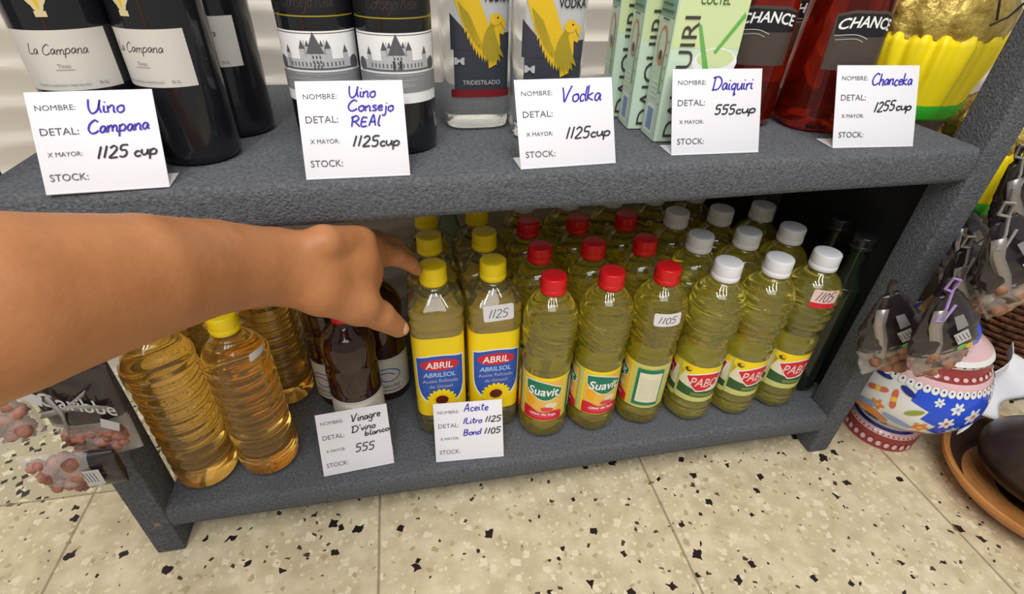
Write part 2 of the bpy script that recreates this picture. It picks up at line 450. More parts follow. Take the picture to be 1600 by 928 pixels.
sp('upper_board', warp_box(.044, 1.036, lambda x: -.012 + .02 * max(0, x - .35) ** 1.5 + .0015 * math.sin(x * 13), .352, lambda x: .402 + .001 * math.sin(x * 17), lambda x: .4427, 40))
def post(x, lean, y0, y1, ztop):
    bm = box_bm(0, .036, y0, y1, FZ, ztop, bevel=.003)
    for v in bm.verts: v.co.x += x + lean * (v.co.z - FZ)
    return bm
sp('post', post(.0065, 0, -.002, .046, .98)); sp('post', post(1.0235, .026, -.002, .042, .98))
sp('post', post(.0065, 0, .30, .345, .98)); sp('post', post(1.026, .026, .31, .352, .98))
bm = bmesh.new(); loft([(0, .0045), (.001, .0045), (.0022, .003), (.0025, .001)], seg=14, bm=bm)
bmesh.ops.rotate(bm, verts=bm.verts, cent=(0, 0, 0), matrix=Matrix.Rotation(PI / 2, 3, 'X'))
bmesh.ops.translate(bm, verts=bm.verts, vec=(.028, -.0015, -.022))
o = sp('screw_head', bm, mat('screw', s2l(140, 128, 118), .4, metal=.7))

sp('added_dark_panel', box_bm(1.062, 1.074, .044, .352, -.038, .40, bevel=.001), mat('gap_dark', (.012, .013, .013), .9), 'added dark panel filling the gap behind the right post')  # added near-black sheet that keeps the gap behind the right post dark
sp('lower_board', box_bm(1.024, 1.061, .048, .31, -.036, -.0003, bevel=.001))

# dark wooden panel behind the right part, on the floor against the wall
wood = noisy(mat('dark_wood', (.05, .02, .015), .5), s2l(38, 22, 18), s2l(66, 36, 30), 12, .3, .7)
bm = box_bm(.90, 2.3, .362, .386, FZ, .40, bevel=.002)
t = link_bm('wooden_panel', bm, wood); tag(t, 'dark brown wooden panel standing behind the right part of the shelf', 'panel')

# ------------------------------------------------------------ bottles
def bottle(name, label, cat, prof, body_mat, cap, n=2, disp=None, seg=44, group=None):
    """cap: (z, r, h, material) or None"""
    t = thing(name, label, cat, (0, 0, 0), 0, group)
    link_bm('body', loft(prof, n, seg, disp), body_mat, t, angle=70)
    if cap:
        z, r, h, mk = cap; bm = bmesh.new()
        loft([(z, r * .97), (z + .0006, r), (z + h * .28, r), (z + h * .3, r * .965), (z + h * .34, r * .975), (z + h - .0022, r * .965), (z + h - .0006, r * .93), (z + h, r * .8)],
             seg=60, bm=bm, disp=lambda zz, a: (.00035 * (1 if int(a / (2 * PI) * 60 + .5) % 2 else -1)) if z + h * .33 < zz < z + h - .001 else 0)
        link_bm('cap', bm, M_[mk], t, angle=60)
    return t
def ringed(pts, step, ribs):
    p = interp_prof(pts, step); out = []
    for z, r in p:
        for (za, zb, pitch, amp) in ribs:
            if za < z < zb: r = r - amp * (.5 - .5 * math.cos(2 * PI * (z - za) / pitch)) ** 1.5
        out.append((z, r))
    return out
def feet(zmax, k, amp):
    return lambda z, a: -amp * (1 - z / zmax) * (.5 + .5 * math.cos(k * a)) if z < zmax else 0

# --- yellow-capped sunflower oil
pr = ringed([(0, .028), (.002, .033), (.008, .0365), (.03, .0372), (.036, .0368), (.04, .036), (.19, .036), (.194, .0372), (.222, .0365), (.23, .0345), (.247, .020), (.253, .0145), (.266, .0135)], .0025, [(.012, .034, .011, .0012), (.196, .22, .012, .0016)])
pr = [(z, r, 4.2 if z < .225 else max(2.0, 4.2 - (z - .225) * 80)) for z, r in pr]
A0 = bottle('oil_bottle', '', 'bottle', pr, M_['oil_abril'], (.2555, .0178, .026, 'cap_yellow'), disp=None, seg=56)
r = .036; mp = cyl_map(r, 4.2)
hw = .0305   # half the front face
def sunflower(cx, cy, R):
    g = [ell(cx + math.cos(a) * R * .72, cy + math.sin(a) * R * .72, R * .38, R * .17, 10, a) for a in [PI * 2 * k / 18 for k in range(18)]]
    return [(ell(cx, cy, R * .8, R * .8), 'lab_orange'), (join(*g), 'lab_yellow'), (ell(cx, cy, R * .52, R * .5), 'lab_orange'), (ell(cx, cy, R * .45, R * .42), 'lab_brown')]
def shield(w, top, bot, edge):
    P = [(-w, top)] + [(-w + 2 * w * i / 16, top + edge * (1 - (2 * i / 16 - 1) ** 2)) for i in range(1, 16)] + [(w, top), (w, bot + .045)]
    P += [(w * math.cos(t), bot + .045 + (.045) * -math.sin(t)) for t in [PI * k / 16 for k in range(1, 16)]]
    P += [(-w, bot + .045)]
    return poly(P)
def abril_panel(cx):
    sh = lambda g: ([(x + cx, y) for x, y in g[0]], g[1])
    L = [(sh(shield(.0335, .1555, .060, .004)), 'lab_white'), (sh(shield(.032, .1535, .0635, .004)), 'lab_blue'),
         (sh(ell(0, .1415, .0265, .0105)), 'lab_red'), (sh(text('ABRIL', -.0195, .1355, .037, .0115, .1, bold=.0005)), 'lab_white'),
         (sh(text('ABRILSOL', -.0235, .1195, .0445, .0085, .1, 0, bold=.0005)), 'lab_ltblue'),
         (sh(text('Aceite Refinado', -.025, .1085, .049, .0062, arc=.001)), 'lab_silver'), (sh(text('de Girasol', -.016, .099, .032, .006)), 'lab_silver')]
    L += [(sh(g), k) for g, k in sunflower(0, .075, .020)]
    return L
per = 0
lay = [(rect(-.13, .043, .13, .188), 'lab_yellow')] + abril_panel(0) + abril_panel(-.0645 * 2) + [(rect(.045, .07, .085, .14), 'lab_white')]
artwork('label', lay, mp, A0, sx=.004)
# --- red-capped soybean oil with slanted ribs
pr = interp_prof([(0, .020), (.001, .026), (.005, .0325), (.014, .0362), (.03, .0366), (.036, .0352), (.04, .0345), (.132, .0345), (.137, .0355), (.142, .0368), (.150, .0345), (.156, .0335), (.163, .0345), (.172, .0368), (.2, .0372), (.215, .0366), (.228, .0325), (.238, .0265), (.247, .0175), (.251, .0135), (.262, .0125)], .0022)
def sw(z, a):
    d = 0
    if .150 < z < .226:
        e = math.sin(PI * (z - .150) / .076); d -= .0024 * e * (.5 + .5 * math.sin(6 * a + z * 620)) ** 2
    if z < .016: d -= .003 * (1 - z / .016) * (.5 + .5 * math.cos(5 * a)) ** 2
    return d
R0 = bottle('oil_bottle', '', 'bottle', pr, M_['oil_suavit'], (.251, .0172, .0235, 'cap_red'), disp=sw, seg=72)
mp = cyl_map(.0345)
def suavit_panel(cx):
    sh = lambda g: ([(x + cx, y) for x, y in g[0]], g[1])
    Pg = [(-.026, .116)] + [(-.026 + .052 * i / 14, .116 - .012 * (i / 14) + .007 * math.sin(PI * i / 14)) for i in range(1, 14)] + [(.026, .104), (.024, .094)] + [(.024 - .046 * i / 12, .094 - .012 * math.sin(PI * i / 12) + .004 * i / 12) for i in range(1, 12)] + [(-.025, .102)]
    big = [(x * 1.08, .1 + (y - .1) * 1.16) for x, y in Pg]
    lp = lambda x, y, w, h, k: (sh(ell(x, y, w, h)), k)
    return [(sh(rect(-.029, .045, .029, .121)), 'lab_peach'), lp(-.018, .081, .007, .012, 'lab_orange'), lp(.012, .073, .009, .006, 'lab_cream'), (sh(poly(big)), 'lab_cream'), (sh(poly(Pg)), 'lab_green'),
            (sh(text('Suavit', -.0225, .0915, .043, .0165, .12, .001, bold=.0009)), 'lab_white'),
            (sh(poly([(-.029, .043), (.029, .043), (.029, .058)] + [(.029 - .058 * i / 10, .058 + .006 * i / 10 + .003 * math.sin(i * .9)) for i in range(1, 11)])), 'lab_red'),
            (sh(ell(.006, .066, .009, .004)), 'lab_pink'), (sh(ell(0, .0535, .021, .0062)), 'lab_pink'), (sh(text('Oleo de Soja', -.018, .051, .037, .0065, .1, .001, bold=.0003)), 'lab_white')]
lay = [(rect(-.1065, .041, .1065, .126), 'lab_olive'), (rect(-.032, .041, .032, .1265), 'lab_yellow')] + suavit_panel(0) + [
       (rect(.040, .048, .078, .119), 'lab_green'), (rect(.044, .054, .076, .112), 'lab_cream')] + [(rect(.047, .060 + .005 * k, .073, .0605 + .005 * k), 'lab_silver') for k in range(9)] + suavit_panel(-.068)
artwork('label', lay, mp, R0, sx=.004)
# --- white-capped oil with level rings
pr = ringed([(0, .020), (.001, .026), (.005, .032), (.014, .0360), (.036, .0364), (.040, .035), (.044, .0342), (.118, .0342), (.122, .0352), (.128, .0368), (.138, .0362), (.146, .0325), (.152, .0318), (.16, .034), (.170, .037), (.215, .0372), (.228, .0345), (.238, .029), (.248, .0185), (.252, .0155), (.264, .0145)], .0022,
            [(.168, .222, .0135, .0030), (.016, .034, .009, .0012)])
P0 = bottle('oil_bottle', '', 'bottle', pr, M_['oil_pabo'], (.2535, .0190, .0245, 'cap_white'), disp=lambda z, a: (-.003 * (1 - z / .016) * (.5 + .5 * math.cos(5 * a)) ** 2 if z < .016 else (.0008 * math.sin(3 * a + z * 300) if .155 < z < .225 else 0)), seg=60)
mp = cyl_map(.0342)
def pabo_panel(cx):
    sh = lambda g: ([(x + cx, y) for x, y in g[0]], g[1])
    tri = [(-.024, .094)] + [(-.024 + .052 * i / 8, .094 + .006 * math.sin(PI * i / 8) + .008 * i / 8) for i in range(1, 8)] + [(.028, .102), (.024, .082), (.006, .072), (-.006, .070), (-.014, .078)]
    wave = [(-.034, .086)] + [(-.034 + .068 * i / 12, .105 - .010 * math.sin(PI * (i / 12) ** .8)) for i in range(0, 13)] + [(.034, .116), (-.034, .116)]
    gr = [(-.034, .058), (.034, .054), (.034, .068), (.01, .069), (-.01, .072), (-.034, .078)]
    return [(sh(rect(-.034, .047, .034, .116)), 'lab_cream'), (sh(poly(wave)), 'lab_yellow'), (sh(poly(gr)), 'lab_dkgreen'), (sh(rect(-.034, .047, .034, .056)), 'lab_olive'),
            (sh(poly([(x * 1.12 + .0006, .0865 + (y - .0865) * 1.14) for x, y in tri])), 'lab_white'), (sh(poly(tri)), 'lab_red'),
            (sh(text('PABO', -.017, .0775, .040, .0175, .1, .001, bold=.0006)), 'lab_pale'), (sh(ell(-.024, .107, .005, .004)), 'lab_dkgreen'), (sh(ell(-.022, .109, .003, .003)), 'lab_orange'),
            (sh(rect(-.012, .0635, .026, .0645)), 'lab_olive'), (sh(rect(-.012, .0605, .022, .0613)), 'lab_olive')]
lay = [(rect(-.107, .047, .107, .116), 'lab_olive')] + pabo_panel(0) + pabo_panel(.0705) + pabo_panel(-.0705)
artwork('label', lay, mp, P0, sx=.004)

def place(o, x, y, rz, z=0):
    o.location = (x, y, z + .0005); o.rotation_euler = (0, 0, rz)
ORD = ['front', 'second', 'third', 'fourth']
def sticker(parent, s, h, w, ht, txt, r, n=2, strip=False, tilt=0, zf=None):
    mpf = cyl_map(r, n)
    c, sn = math.cos(tilt), math.sin(tilt)
    rot = lambda g: ([(s + x * c - y * sn, h + x * sn + y * c) for x, y in g[0]], g[1])
    q = .0022
    base = poly([(-w / 2 + q, -ht / 2), (w / 2 - q, -ht / 2), (w / 2, -ht / 2 + q), (w / 2, ht / 2 - q), (w / 2 - q, ht / 2), (-w / 2 + q, ht / 2), (-w / 2, ht / 2 - q), (-w / 2, -ht / 2 + q)])
    L = [(rot(base), 'lab_pale' if strip else 'card')]
    if strip: L.append((rot(rect(-w / 2, -ht / 2, w / 2, -ht / 2 + ht * .28)), 'lab_red'))
    if txt: L.append((rot(hand(txt, -w * .34, -ht * (.12 if strip else .28), w * .66, ht * .52, .0011)), 'ink_black'))
    return artwork('price_sticker', L, mpf, parent, sx=.004, eps0=.0012, label='white price sticker with handwritten ' + txt if txt else 'blank white sticker')
col2 = ['beside the reaching hand', 'next to the red-capped bottles']
first = True; A = {}
for k in range(3):
    for j in range(2):
        o = A0 if (k, j) == (0, 0) else copy_tree(A0); A[k, j] = o
        place(o, .4115 + .0780 * j, .1035 + .0785 * k, -.01 + .01 * ((j + k) % 3))
        o['label'] = 'yellow-capped sunflower oil bottle in the %s row, %s' % (ORD[k], 'closest to the fingertips' if j == 0 else 'next to the red-capped bottles'); o['group'] = 'yellow-capped oil bottles'
R = {}; rr = {(0, 0): -.30, (0, 1): .02, (0, 2): -1.95}
pos3 = ['beside the yellow-capped ones', 'middle of the three', 'beside the white-capped ones']
for k in range(3):
    for j in range(3):
        o = R0 if (k, j) == (0, 0) else copy_tree(R0); R[k, j] = o
        place(o, .5625 + .0785 * j, .0665 + .077 * k, rr.get((k, j), random.uniform(-3, 3)))
        o['label'] = 'red-capped soybean oil bottle in the %s row, %s' % (ORD[k], pos3[j]); o['group'] = 'red-capped oil bottles'
P = {}; rr = {(0, 0): -.22, (0, 1): .0, (0, 2): -.1}
pos4 = ['next to the red-capped ones', 'middle of the three', 'outermost towards the right post']
for k, j in [(k, j) for k in range(3) for j in range(3)] + [(3, j) for j in (-3, -2, -1, 0, 1)]:
    if 1:
        o = P0 if (k, j) == (0, 0) else copy_tree(P0); P[k, j] = o
        place(o, .802 + .0768 * j, .060 + .077 * k + (.004 if j == 2 else 0) + (.010 if k == 3 else 0), rr.get((k, j), random.uniform(-3, 3)))
        o['label'] = 'white-capped oil bottle in the %s row, %s' % (ORD[k], pos4[j]) if k < 3 else 'white-capped oil bottle at the very back, %s' % {-3: 'leftmost, behind the leftmost red-capped column', -2: 'behind the middle red-capped column', -1: 'behind the rightmost red-capped column', 0: 'behind the first white-capped column', 1: 'last on the right behind the middle white-capped column'}[j]; o['group'] = 'white-capped oil bottles'
A[0, 1]['label'] = 'front yellow-capped sunflower oil bottle with a 1125 price sticker, behind the lower price card'
A[0, 0]['label'] = 'front yellow-capped sunflower oil bottle at the fingertips, without a price sticker'
R[0, 2]['label'] = 'front red-capped oil bottle turned to its pale back label, with a 1105 sticker'
P[0, 2]['label'] = 'front white-capped oil bottle with a red-edged 1105 sticker, nearest the right post'
sticker(A[0, 1], .002, .222, .040, .026, '1125', .0362, 4.2, tilt=.06)
sticker(R[0, 2], .0372 * 1.80, .212, .036, .021, '1105', .0372, tilt=.08)
sticker(P[0, 2], -.006, .222, .034, .030, '1105', .0368, strip=True)

# --- amber oil, big ringed bottles at the left end
pr = ringed([(0, .026), (.002, .034), (.008, .0405), (.02, .0425), (.03, .0425), (.18, .0425), (.195, .041), (.21, .034), (.222, .024), (.228, .0165), (.242, .0145)], .002, [(.03, .19, .0178, .0032)])
B0 = bottle('amber_oil_bottle', '', 'bottle', pr, M_['oil_amber'], (.2335, .0185, .0235, 'cap_yellow'), seg=48)
spots = [(.0835, .0600, 'ringed amber oil bottle at the left end of the lower shelf, partly under the forearm'), (.1635, .0685, 'ringed amber oil bottle with a bright yellow cap on the lower shelf front'),
         (.096, .150, 'amber oil bottle behind the leftmost front one, under the forearm'), (.170, .198, 'amber oil bottle at the back, showing right of the yellow-capped amber one')]
for i, (x, y, lb) in enumerate(spots):
    o = B0 if i == 0 else copy_tree(B0); place(o, x, y, .3 * i); o['label'] = lb; o['group'] = 'amber oil bottles'
    if i == 0: am0 = o
    o.scale = (.93, .93, 1.07 if i in (0, 2) else 1)
    if i == 1: am1 = o
sticker(am0, -.050, .176, .030, .024, '', .0425, tilt=.1); sticker(am1, .030, .203, .026, .016, '', .0375, tilt=-.1)

# --- dark vinegar bottles
pr = interp_prof([(0, .026), (.003, .033), (.01, .0355), (.095, .0355), (.1, .036), (.13, .036), (.142, .0345), (.15, .0355), (.172, .036), (.188, .031), (.199, .022), (.208, .0150), (.222, .013)], .003)
V0 = bottle('vinegar_bottle', '', 'bottle', pr, M_['vinegar'], (.211, .0155, .020, 'cap_red'), seg=48)
lay = [(rect(-.09, .018, .09, .090), 'lab_grey'), (join(stroke([(-.02, .05), (-.012, .066), (.004, .070), (.018, .062), (.02, .052), (.008, .044), (-.008, .046), (-.014, .056), (.0, .062), (.012, .056)], .002)), 'lab_blue'),
       (text('VINAGRE', -.018, .030, .036, .007), 'lab_ink'), (rect(-.02, .024, .02, .0255), 'lab_ink'), (rect(-.09, .086, .09, .088), 'lab_silver')]
artwork('label', lay, cyl_map(.0358), V0, sx=.004)
for i, (x, y, rz, lb) in enumerate([(.2915, .1015, -.1, 'front dark vinegar bottle with a red cap, right below the hand'), (.328, .184, .1, 'dark vinegar bottle behind and right of the front one, below the thumb'), (.254, .184, -.6, 'dark vinegar bottle behind and left of the front one')]):
    o = V0 if i == 0 else copy_tree(V0); place(o, x, y, rz); o['label'] = lb; o['group'] = 'dark vinegar bottles'

# --- others at the back of the lower shelf
g0 = bottle('clear_bottle', 'greenish clear plastic bottle without a cap behind the yellow-capped oil bottles', 'bottle', interp_prof([(0, .025), (.004, .032), (.15, .034), (.2, .032), (.235, .02), (.255, .013), (.27, .013)], .004), M_['green_clear'], None, disp=feet(.01, 5, .002))
place(g0, .450, .322, 0); g0.scale = (.72, .72, 1)
pr = interp_prof([(0, .020), (.003, .023), (.01, .024), (.19, .024), (.21, .021), (.23, .014), (.245, .0115), (.28, .0115)], .004)
D0 = bottle('dark_bottle', 'dark bottle with a shiny black cap right of the white-capped bottles, nearer the front', 'bottle', pr, M_['dark_green'], (.270, .0165, .020, 'cap_black'))
D0['group'] = 'dark bottles at the right end'
place(D0, 1.0245, .080, 0); o = copy_tree(D0); place(o, 1.032, .137, 0)
o['label'] = 'dark bottle with a shiny black cap right of the white-capped bottles, further back'

# ------------------------------------------------------------ bottles and boxes on the upper shelf
UZ = .4427
# La Campana wine
pr = interp_prof([(0, .030), (.002, .0345), (.006, .0368), (.19, .0372), (.205, .035), (.222, .022), (.235, .0145), (.30, .0140)], .004)
W0 = bottle('wine_bottle', '', 'wine', pr, M_['wine'], (.262, .0155, .042, 'cap_black'), seg=56)
def crest(cx, cy):
    g = [ell(cx + dx, cy + dy, .0022, .009, 10, rt_) for dx, dy, rt_ in ((-.006, .001, .5), (-.003, -.002, .25), (0, -.003, 0), (.003, -.002, -.25), (.006, .001, -.5))]
    return join(ell(cx, cy + .011, .004, .005, 12), *g, rect(cx - .004, cy - .013, cx + .004, cy - .009))
lay = [(rect(-.040, .070, .040, .114), 'lab_grey'), (hand('La Campana', -.022, .097, .043, .0075, .0006, .3), 'lab_ink'), (text('Tinto', -.004, .087, .009, .003), 'lab_midgrey'), (rect(-.006, .0855, .007, .0859), 'lab_midgrey'),
       (text('PRODUCTO ELABORADO Y EMBOTELLADO', -.026, .0735, .040, .0016), 'lab_midgrey'), (text('75 CL', .020, .0735, .007, .002), 'lab_ink')]
artwork('label', lay, cyl_map(.0373), W0, sx=.004, label='off-white front label')
artwork('crest', [(crest(0, .136), 'lab_crest'), (join(ell(0, .134, .0012, .006, 10)), 'lab_gold')], cyl_map(.0374), W0, sx=.004)
for i, (x, y, rz, lb) in enumerate([(.1265, .068, .16, 'black wine bottle with off-white label, leftmost on the upper shelf'), (.1985, .0735, -.36, 'black wine bottle with off-white label behind the left price card, second from left'), (.2165, .151, -.30, 'black wine bottle with off-white label standing behind the left pair')]):
    o = W0 if i == 0 else copy_tree(W0); place(o, x, y, rz, UZ); o['label'] = lb; o['group'] = 'black wine bottles with off-white labels'; o.scale = (.955, .955, 1)
# castle wine
C0 = bottle('wine_bottle', '', 'wine', interp_prof([(0, .028), (.002, .0325), (.006, .0345), (.195, .0348), (.21, .033), (.226, .021), (.24, .0140), (.30, .0138)], .004), M_['wine'], (.262, .0152, .042, 'cap_black'), seg=56)
def castle():
    y0 = .079; g = []; d = []
    for x, w, h in ((0, .012, .013), (-.011, .0045, .017), (.011, .0045, .017), (-.006, .003, .019), (.006, .003, .019), (0, .003, .021), (-.026, .004, .013), (.027, .004, .013)):
        g.append(rect(x - w / 2 * 1.3, y0, x + w / 2 * 1.3, y0 + h)); d.append(poly([(x - w * .65, y0 + h), (x + w * .65, y0 + h), (x, y0 + h + w * 1.4 + .001)]))
    g.append(rect(-.034, y0, .034, y0 + .0085)); d += [rect(-.024 + k * .0036, y0 + .0025, -.0228 + k * .0036, y0 + .006) for k in range(14)]
    d += [rect(-.003 + k * .003, y0 + .001 + j * .004, -.0016 + k * .003, y0 + .0035 + j * .004) for k in range(3) for j in range(3)]
    d += [stroke([(x, y0 + .012), (x, y0 + .024)], .0004, False) for x in (-.0085, -.003, .003, .0085)]
    d += [ell(-.036, y0 + .004, .005, .006), ell(.036, y0 + .004, .005, .006), rect(-.034, y0 - .0005, .034, y0 + .001)]
    return g, d
g, d = castle()
lay = [(rect(-.044, .050, .044, .110), 'lab_white'), (rect(-.043, .108, .043, .1086), 'lab_ink'), (join(*g), 'lab_silver'), (join(*d), 'lab_midgrey2'), (rect(-.044, .060, .044, .0765), 'lab_midgrey'), (rect(-.044, .0768, .044, .0778), 'lab_white')] + [
       (join(*[rect(-.042 + random.random() * .07, .062 + k * .0014, -.030 + random.random() * .07, .0625 + k * .0014) for k in range(10)]), 'lab_silver')]
artwork('label', lay, cyl_map(.0349), C0, sx=.004, label='front label with an engraved castle')
lay = [(rect(-.044, .121, .044, .122), 'lab_gold2'), (rect(-.044, .124, .044, .165), 'lab_black'), (hand('Consejo Real', -.024, .1285, .046, .012, .0004, .3), 'lab_taupe')]
artwork('upper_label', lay, cyl_map(.0349), C0, sx=.004, label='black upper label with gold script')
for i, (x, y, lb) in enumerate([(.3215, .093, 'black wine bottle with castle engraving label, left of the pair'), (.3905, .083, 'black wine bottle with castle engraving label, right of the pair')]):
    o = C0 if i == 0 else copy_tree(C0); place(o, x, y, -.03 + .05 * i, UZ); o['label'] = lb; o['group'] = 'wine bottles with castle labels'
# vodka with the golden eagle
pr = [(z, r_, 4) for z, r_ in interp_prof([(0, .026), (.003, .032), (.010, .0360), (.19, .0365), (.205, .034), (.225, .018), (.24, .0135), (.27, .0135)], .004)]
K0 = bottle('vodka_bottle', '', 'bottle', pr, M_['clear'], (.258, .0165, .03, 'cap_black'), seg=56)
def feather(x0, y0, x1, y1, w, bend):
    P1, P2 = [], []
    for i in range(9):
        t = i / 8; dx, dy = x1 - x0, y1 - y0; L_ = math.hypot(dx, dy); nx_, ny_ = -dy / L_, dx / L_
        bx = x0 + dx * t + nx_ * bend * math.sin(PI * t); by = y0 + dy * t + ny_ * bend * math.sin(PI * t); ww = w * math.sin(PI * (.12 + .88 * t)) ** .7 if t < .98 else 0
        P1.append((bx + nx_ * ww / 2, by + ny_ * ww / 2)); P2.append((bx - nx_ * ww / 2, by - ny_ * ww / 2))
    return poly(P1 + P2[::-1][1:])
fg, fd, fl2 = [], [], []
for k in range(9):
    a = k / 8
    fg.append(feather(-.022 + .010 * a, .136 - .010 * a, -.018 + .024 * a, .106 - .034 * math.sin(a * 1.5), .0062, .004))
    fl2.append(stroke([(-.021 + .010 * a, .128 - .010 * a), (-.0165 + .021 * a, .110 - .026 * math.sin(a * 1.5))], .0009))
for k in range(7):
    a = k / 6
    fd.append(feather(.016 - .003 * a, .112 - .006 * a, .004 + .022 * a, .076 - .008 * math.sin(a * PI), .006, -.003))
wing = poly([(-.027, .150), (-.020, .148), (-.012, .146), (-.004, .138), (.002, .126), (.006, .116), (.010, .108), (.016, .110), (.022, .108), (.027, .101), (.025, .098), (.021, .100), (.022, .088), (.018, .070), (.010, .066), (.008, .084), (-.002, .090), (-.012, .100), (-.020, .116), (-.026, .134)])
head = ell(.017, .1125, .0062, .0055); beak = poly([(.022, .115), (.028, .111), (.0265, .103), (.023, .108)])
lay = [(rect(-.027, .040, .034, .152), 'lab_dark2'), (rect(-.027, .100, .034, .152), 'lab_silver'), (poly([(-.03, .118), (-.012, .100), (.034, .100), (.034, .084), (-.03, .084)]), 'lab_dark2'), (rect(-.030, .145, .034, .148), 'lab_red'), (rect(-.030, .148, .034, .165), 'lab_black'),
       (join(*fg), 'lab_gold'), (wing, 'lab_gold'), (join(*fd), 'lab_gold2'), (join(*fl2), 'lab_gold2'), (join(head, beak), 'lab_gold'), (ell(.019, .114, .0009, .0009), 'lab_black'),
       (text('VODKA', .004, .128, .027, .0085, bold=.0004), 'lab_black'), (text('M', -.026, .070, .010, .007, bold=.0008), 'lab_silver'), (text('TRIDESTILADO', -.018, .050, .040, .0045), 'lab_silver'), (rect(-.030, .037, .034, .045), 'lab_dkred')]
artwork('label', lay, cyl_map(.0365, 4), K0, sx=.004, label='dark label with a golden eagle')
for i, (x, y, rz, lb) in enumerate([(.4745, .156, .03, 'clear vodka bottle with golden eagle label standing further back, left one'), (.5445, .112, -.08, 'clear vodka bottle with golden eagle label behind the vodka price card')]):
    o = K0 if i == 0 else copy_tree(K0); place(o, x, y, rz, UZ); o['label'] = lb; o['group'] = 'vodka bottles'
# daiquiri cartons
def carton():
    t = thing('drink_carton', '', 'carton'); w, d, h = .074, .040, .215
    bm = box_bm(0, w, 0, d, 0, h, bevel=.0015); top = bmesh.new()
    o = link_bm('box', bm, M_['box_mint'], t, angle=30)
    bm = bmesh.new()
    vv = [bm.verts.new(p) for p in ((.001, .001, h - .002), (w - .001, .001, h - .002), (w - .001, d - .001, h - .002), (.001, d - .001, h - .002), (.001, d * .46, h + .020), (w - .001, d * .46, h + .020), (.001, d * .54, h + .020), (w - .001, d * .54, h + .020))]
    for f in ((0, 1, 5, 4), (2, 3, 6, 7), (4, 5, 7, 6), (0, 4, 6, 3), (1, 2, 7, 5), (0, 3, 2, 1)): bm.faces.new([vv[i] for i in f])
    link_bm('gable_top', bm, M_['box_lime'], t, smooth=False)
    V, F = text('DAIQUIRI', 0, 0, .118, .019)
    vt = ([(.028 - y, .006 + x) for x, y in V], F)
    L = [(rect(.001, .001, w - .001, h - .001), 'box_mint'), (rect(.001, .095, w - .001, h - .001), 'box_lime'), (ell(.05, .082, .024, .014), 'lab_white'), (ell(.05, .086, .020, .009), 'box_lime'), (poly([(.024, .118), (.028, .116), (.048, .068), (.042, .066)]), 'box_green'), (poly([(.046, .092), (.049, .090), (.072, .124), (.070, .128)]), 'box_green'), (poly([(.030, .04), (.034, .04), (.05, .062), (.046, .064)]), 'box_green'),
         (text('COCTEL', .022, .134, .030, .0075, bold=.0002), 'lab_dkgreen'), (vt, 'lab_ink'), (text('PINA COLADA', .02, .15, .04, .005), 'box_green')]
    artwork('front_print', L, lambda s, hh, e: (s, -e, hh), t)
    L = [(rect(.001, .001, d - .001, h - .001), 'box_teal'), (rect(.001, .001, d - .001, .120), 'box_mint'), (rect(.008, .006, .030, .036), 'lab_white'), (rect(.011, .009, .027, .032), 'box_lblue'), (ell(.020, .094, .0115, .019), 'box_orange'), (ell(.020, .094, .0085, .015), 'box_mint'), (ell(.02, .085, .005, .005), 'lab_taupe'),
         (poly([(.030, .05), (.033, .05), (.030, .085), (.028, .084)]), 'box_green'), (join(*[rect(.006, .125 + .006 * k, .034 - .004 * (k % 3), .127 + .006 * k) for k in range(6)]), 'lab_dkgreen'), (rect(.012, .118, .028, .1195), 'lab_ink'), (join(*[rect(.010, .044 + .005 * k, .028, .0455 + .005 * k) for k in range(4)]), 'lab_white'),
         (join(*[ell(.0375, .04 + .012 * k, .001, .0015, 8) for k in range(6)]), 'lab_ink')]
    artwork('side_print', L, lambda s, hh, e: (-e, d - s, hh), t)
    return t
T0 = carton()
for i, (x, y, rz, lb) in enumerate([(.6600, .061, -.06, 'green and white cocktail carton with vertical lettering, frontmost behind its price card'), (.648, .108, -.10, 'green and white cocktail carton, second, close behind the frontmost one'), (.640, .158, -.13, 'green and white cocktail carton, hindmost of the three')]):
    o = T0 if i == 0 else copy_tree(T0); place(o, x, y, rz, UZ); o['label'] = lb; o['group'] = 'cocktail cartons'
# red amber drink
pr = [(z, r_, 2.6) for z, r_ in interp_prof([(0, .036), (.003, .041), (.010, .044), (.02, .0445), (.12, .0405), (.16, .036), (.19, .028), (.21, .019), (.22, .0155), (.25, .015)], .004)]
H0 = bottle('liqueur_bottle', '', 'bottle', pr, M_['chance'], (.24, .0175, .03, 'cap_black'), seg=56)
lay = [(poly([(-.032, .070), (.032, .070), (.036, .124), (.018, .129), (-.018, .129), (-.034, .124)]), 'lab_taupe'), (poly([(-.030, .104), (.034, .104), (.0345, .122), (.018, .126), (-.018, .126), (-.032, .122)]), 'lab_black'),
       (text('CHANCE', -.030, .109, .060, .011, .15, .004, bold=.0006), 'lab_white'), (stroke([(-.030, .104), (-.01, .106), (.004, .102)], .0008), 'lab_silver'), (stroke([(-.028, .100), (-.01, .102), (.0, .099)], .0006), 'lab_silver')]
def cone_map(s, h, e):
    import bisect
    rr_ = np.interp(h, [p[0] for p in pr], [p[1] for p in pr]) ; a = s / .042
    c_, s_ = math.sin(a), math.cos(a); k_ = (rr_) / (abs(c_) ** 2.6 + abs(s_) ** 2.6) ** (1 / 2.6) + e
    return (c_ * k_, -s_ * k_, h)
artwork('label', lay, cone_map, H0, sx=.004, sy=.01)
for i, (x, y, rz, lb) in enumerate([(.800, .142, -.25, 'reddish-brown liqueur bottle behind the gap between the two right price cards'), (.8915, .110, -.12, 'reddish-brown liqueur bottle behind the rightmost price card'), (.915, .235, -.1, 'reddish-brown liqueur bottle standing back beside the yellow wrapped basket')]):
    o = H0 if i == 0 else copy_tree(H0); place(o, x, y, rz, UZ); o['label'] = lb; o['group'] = 'reddish liqueur bottles'

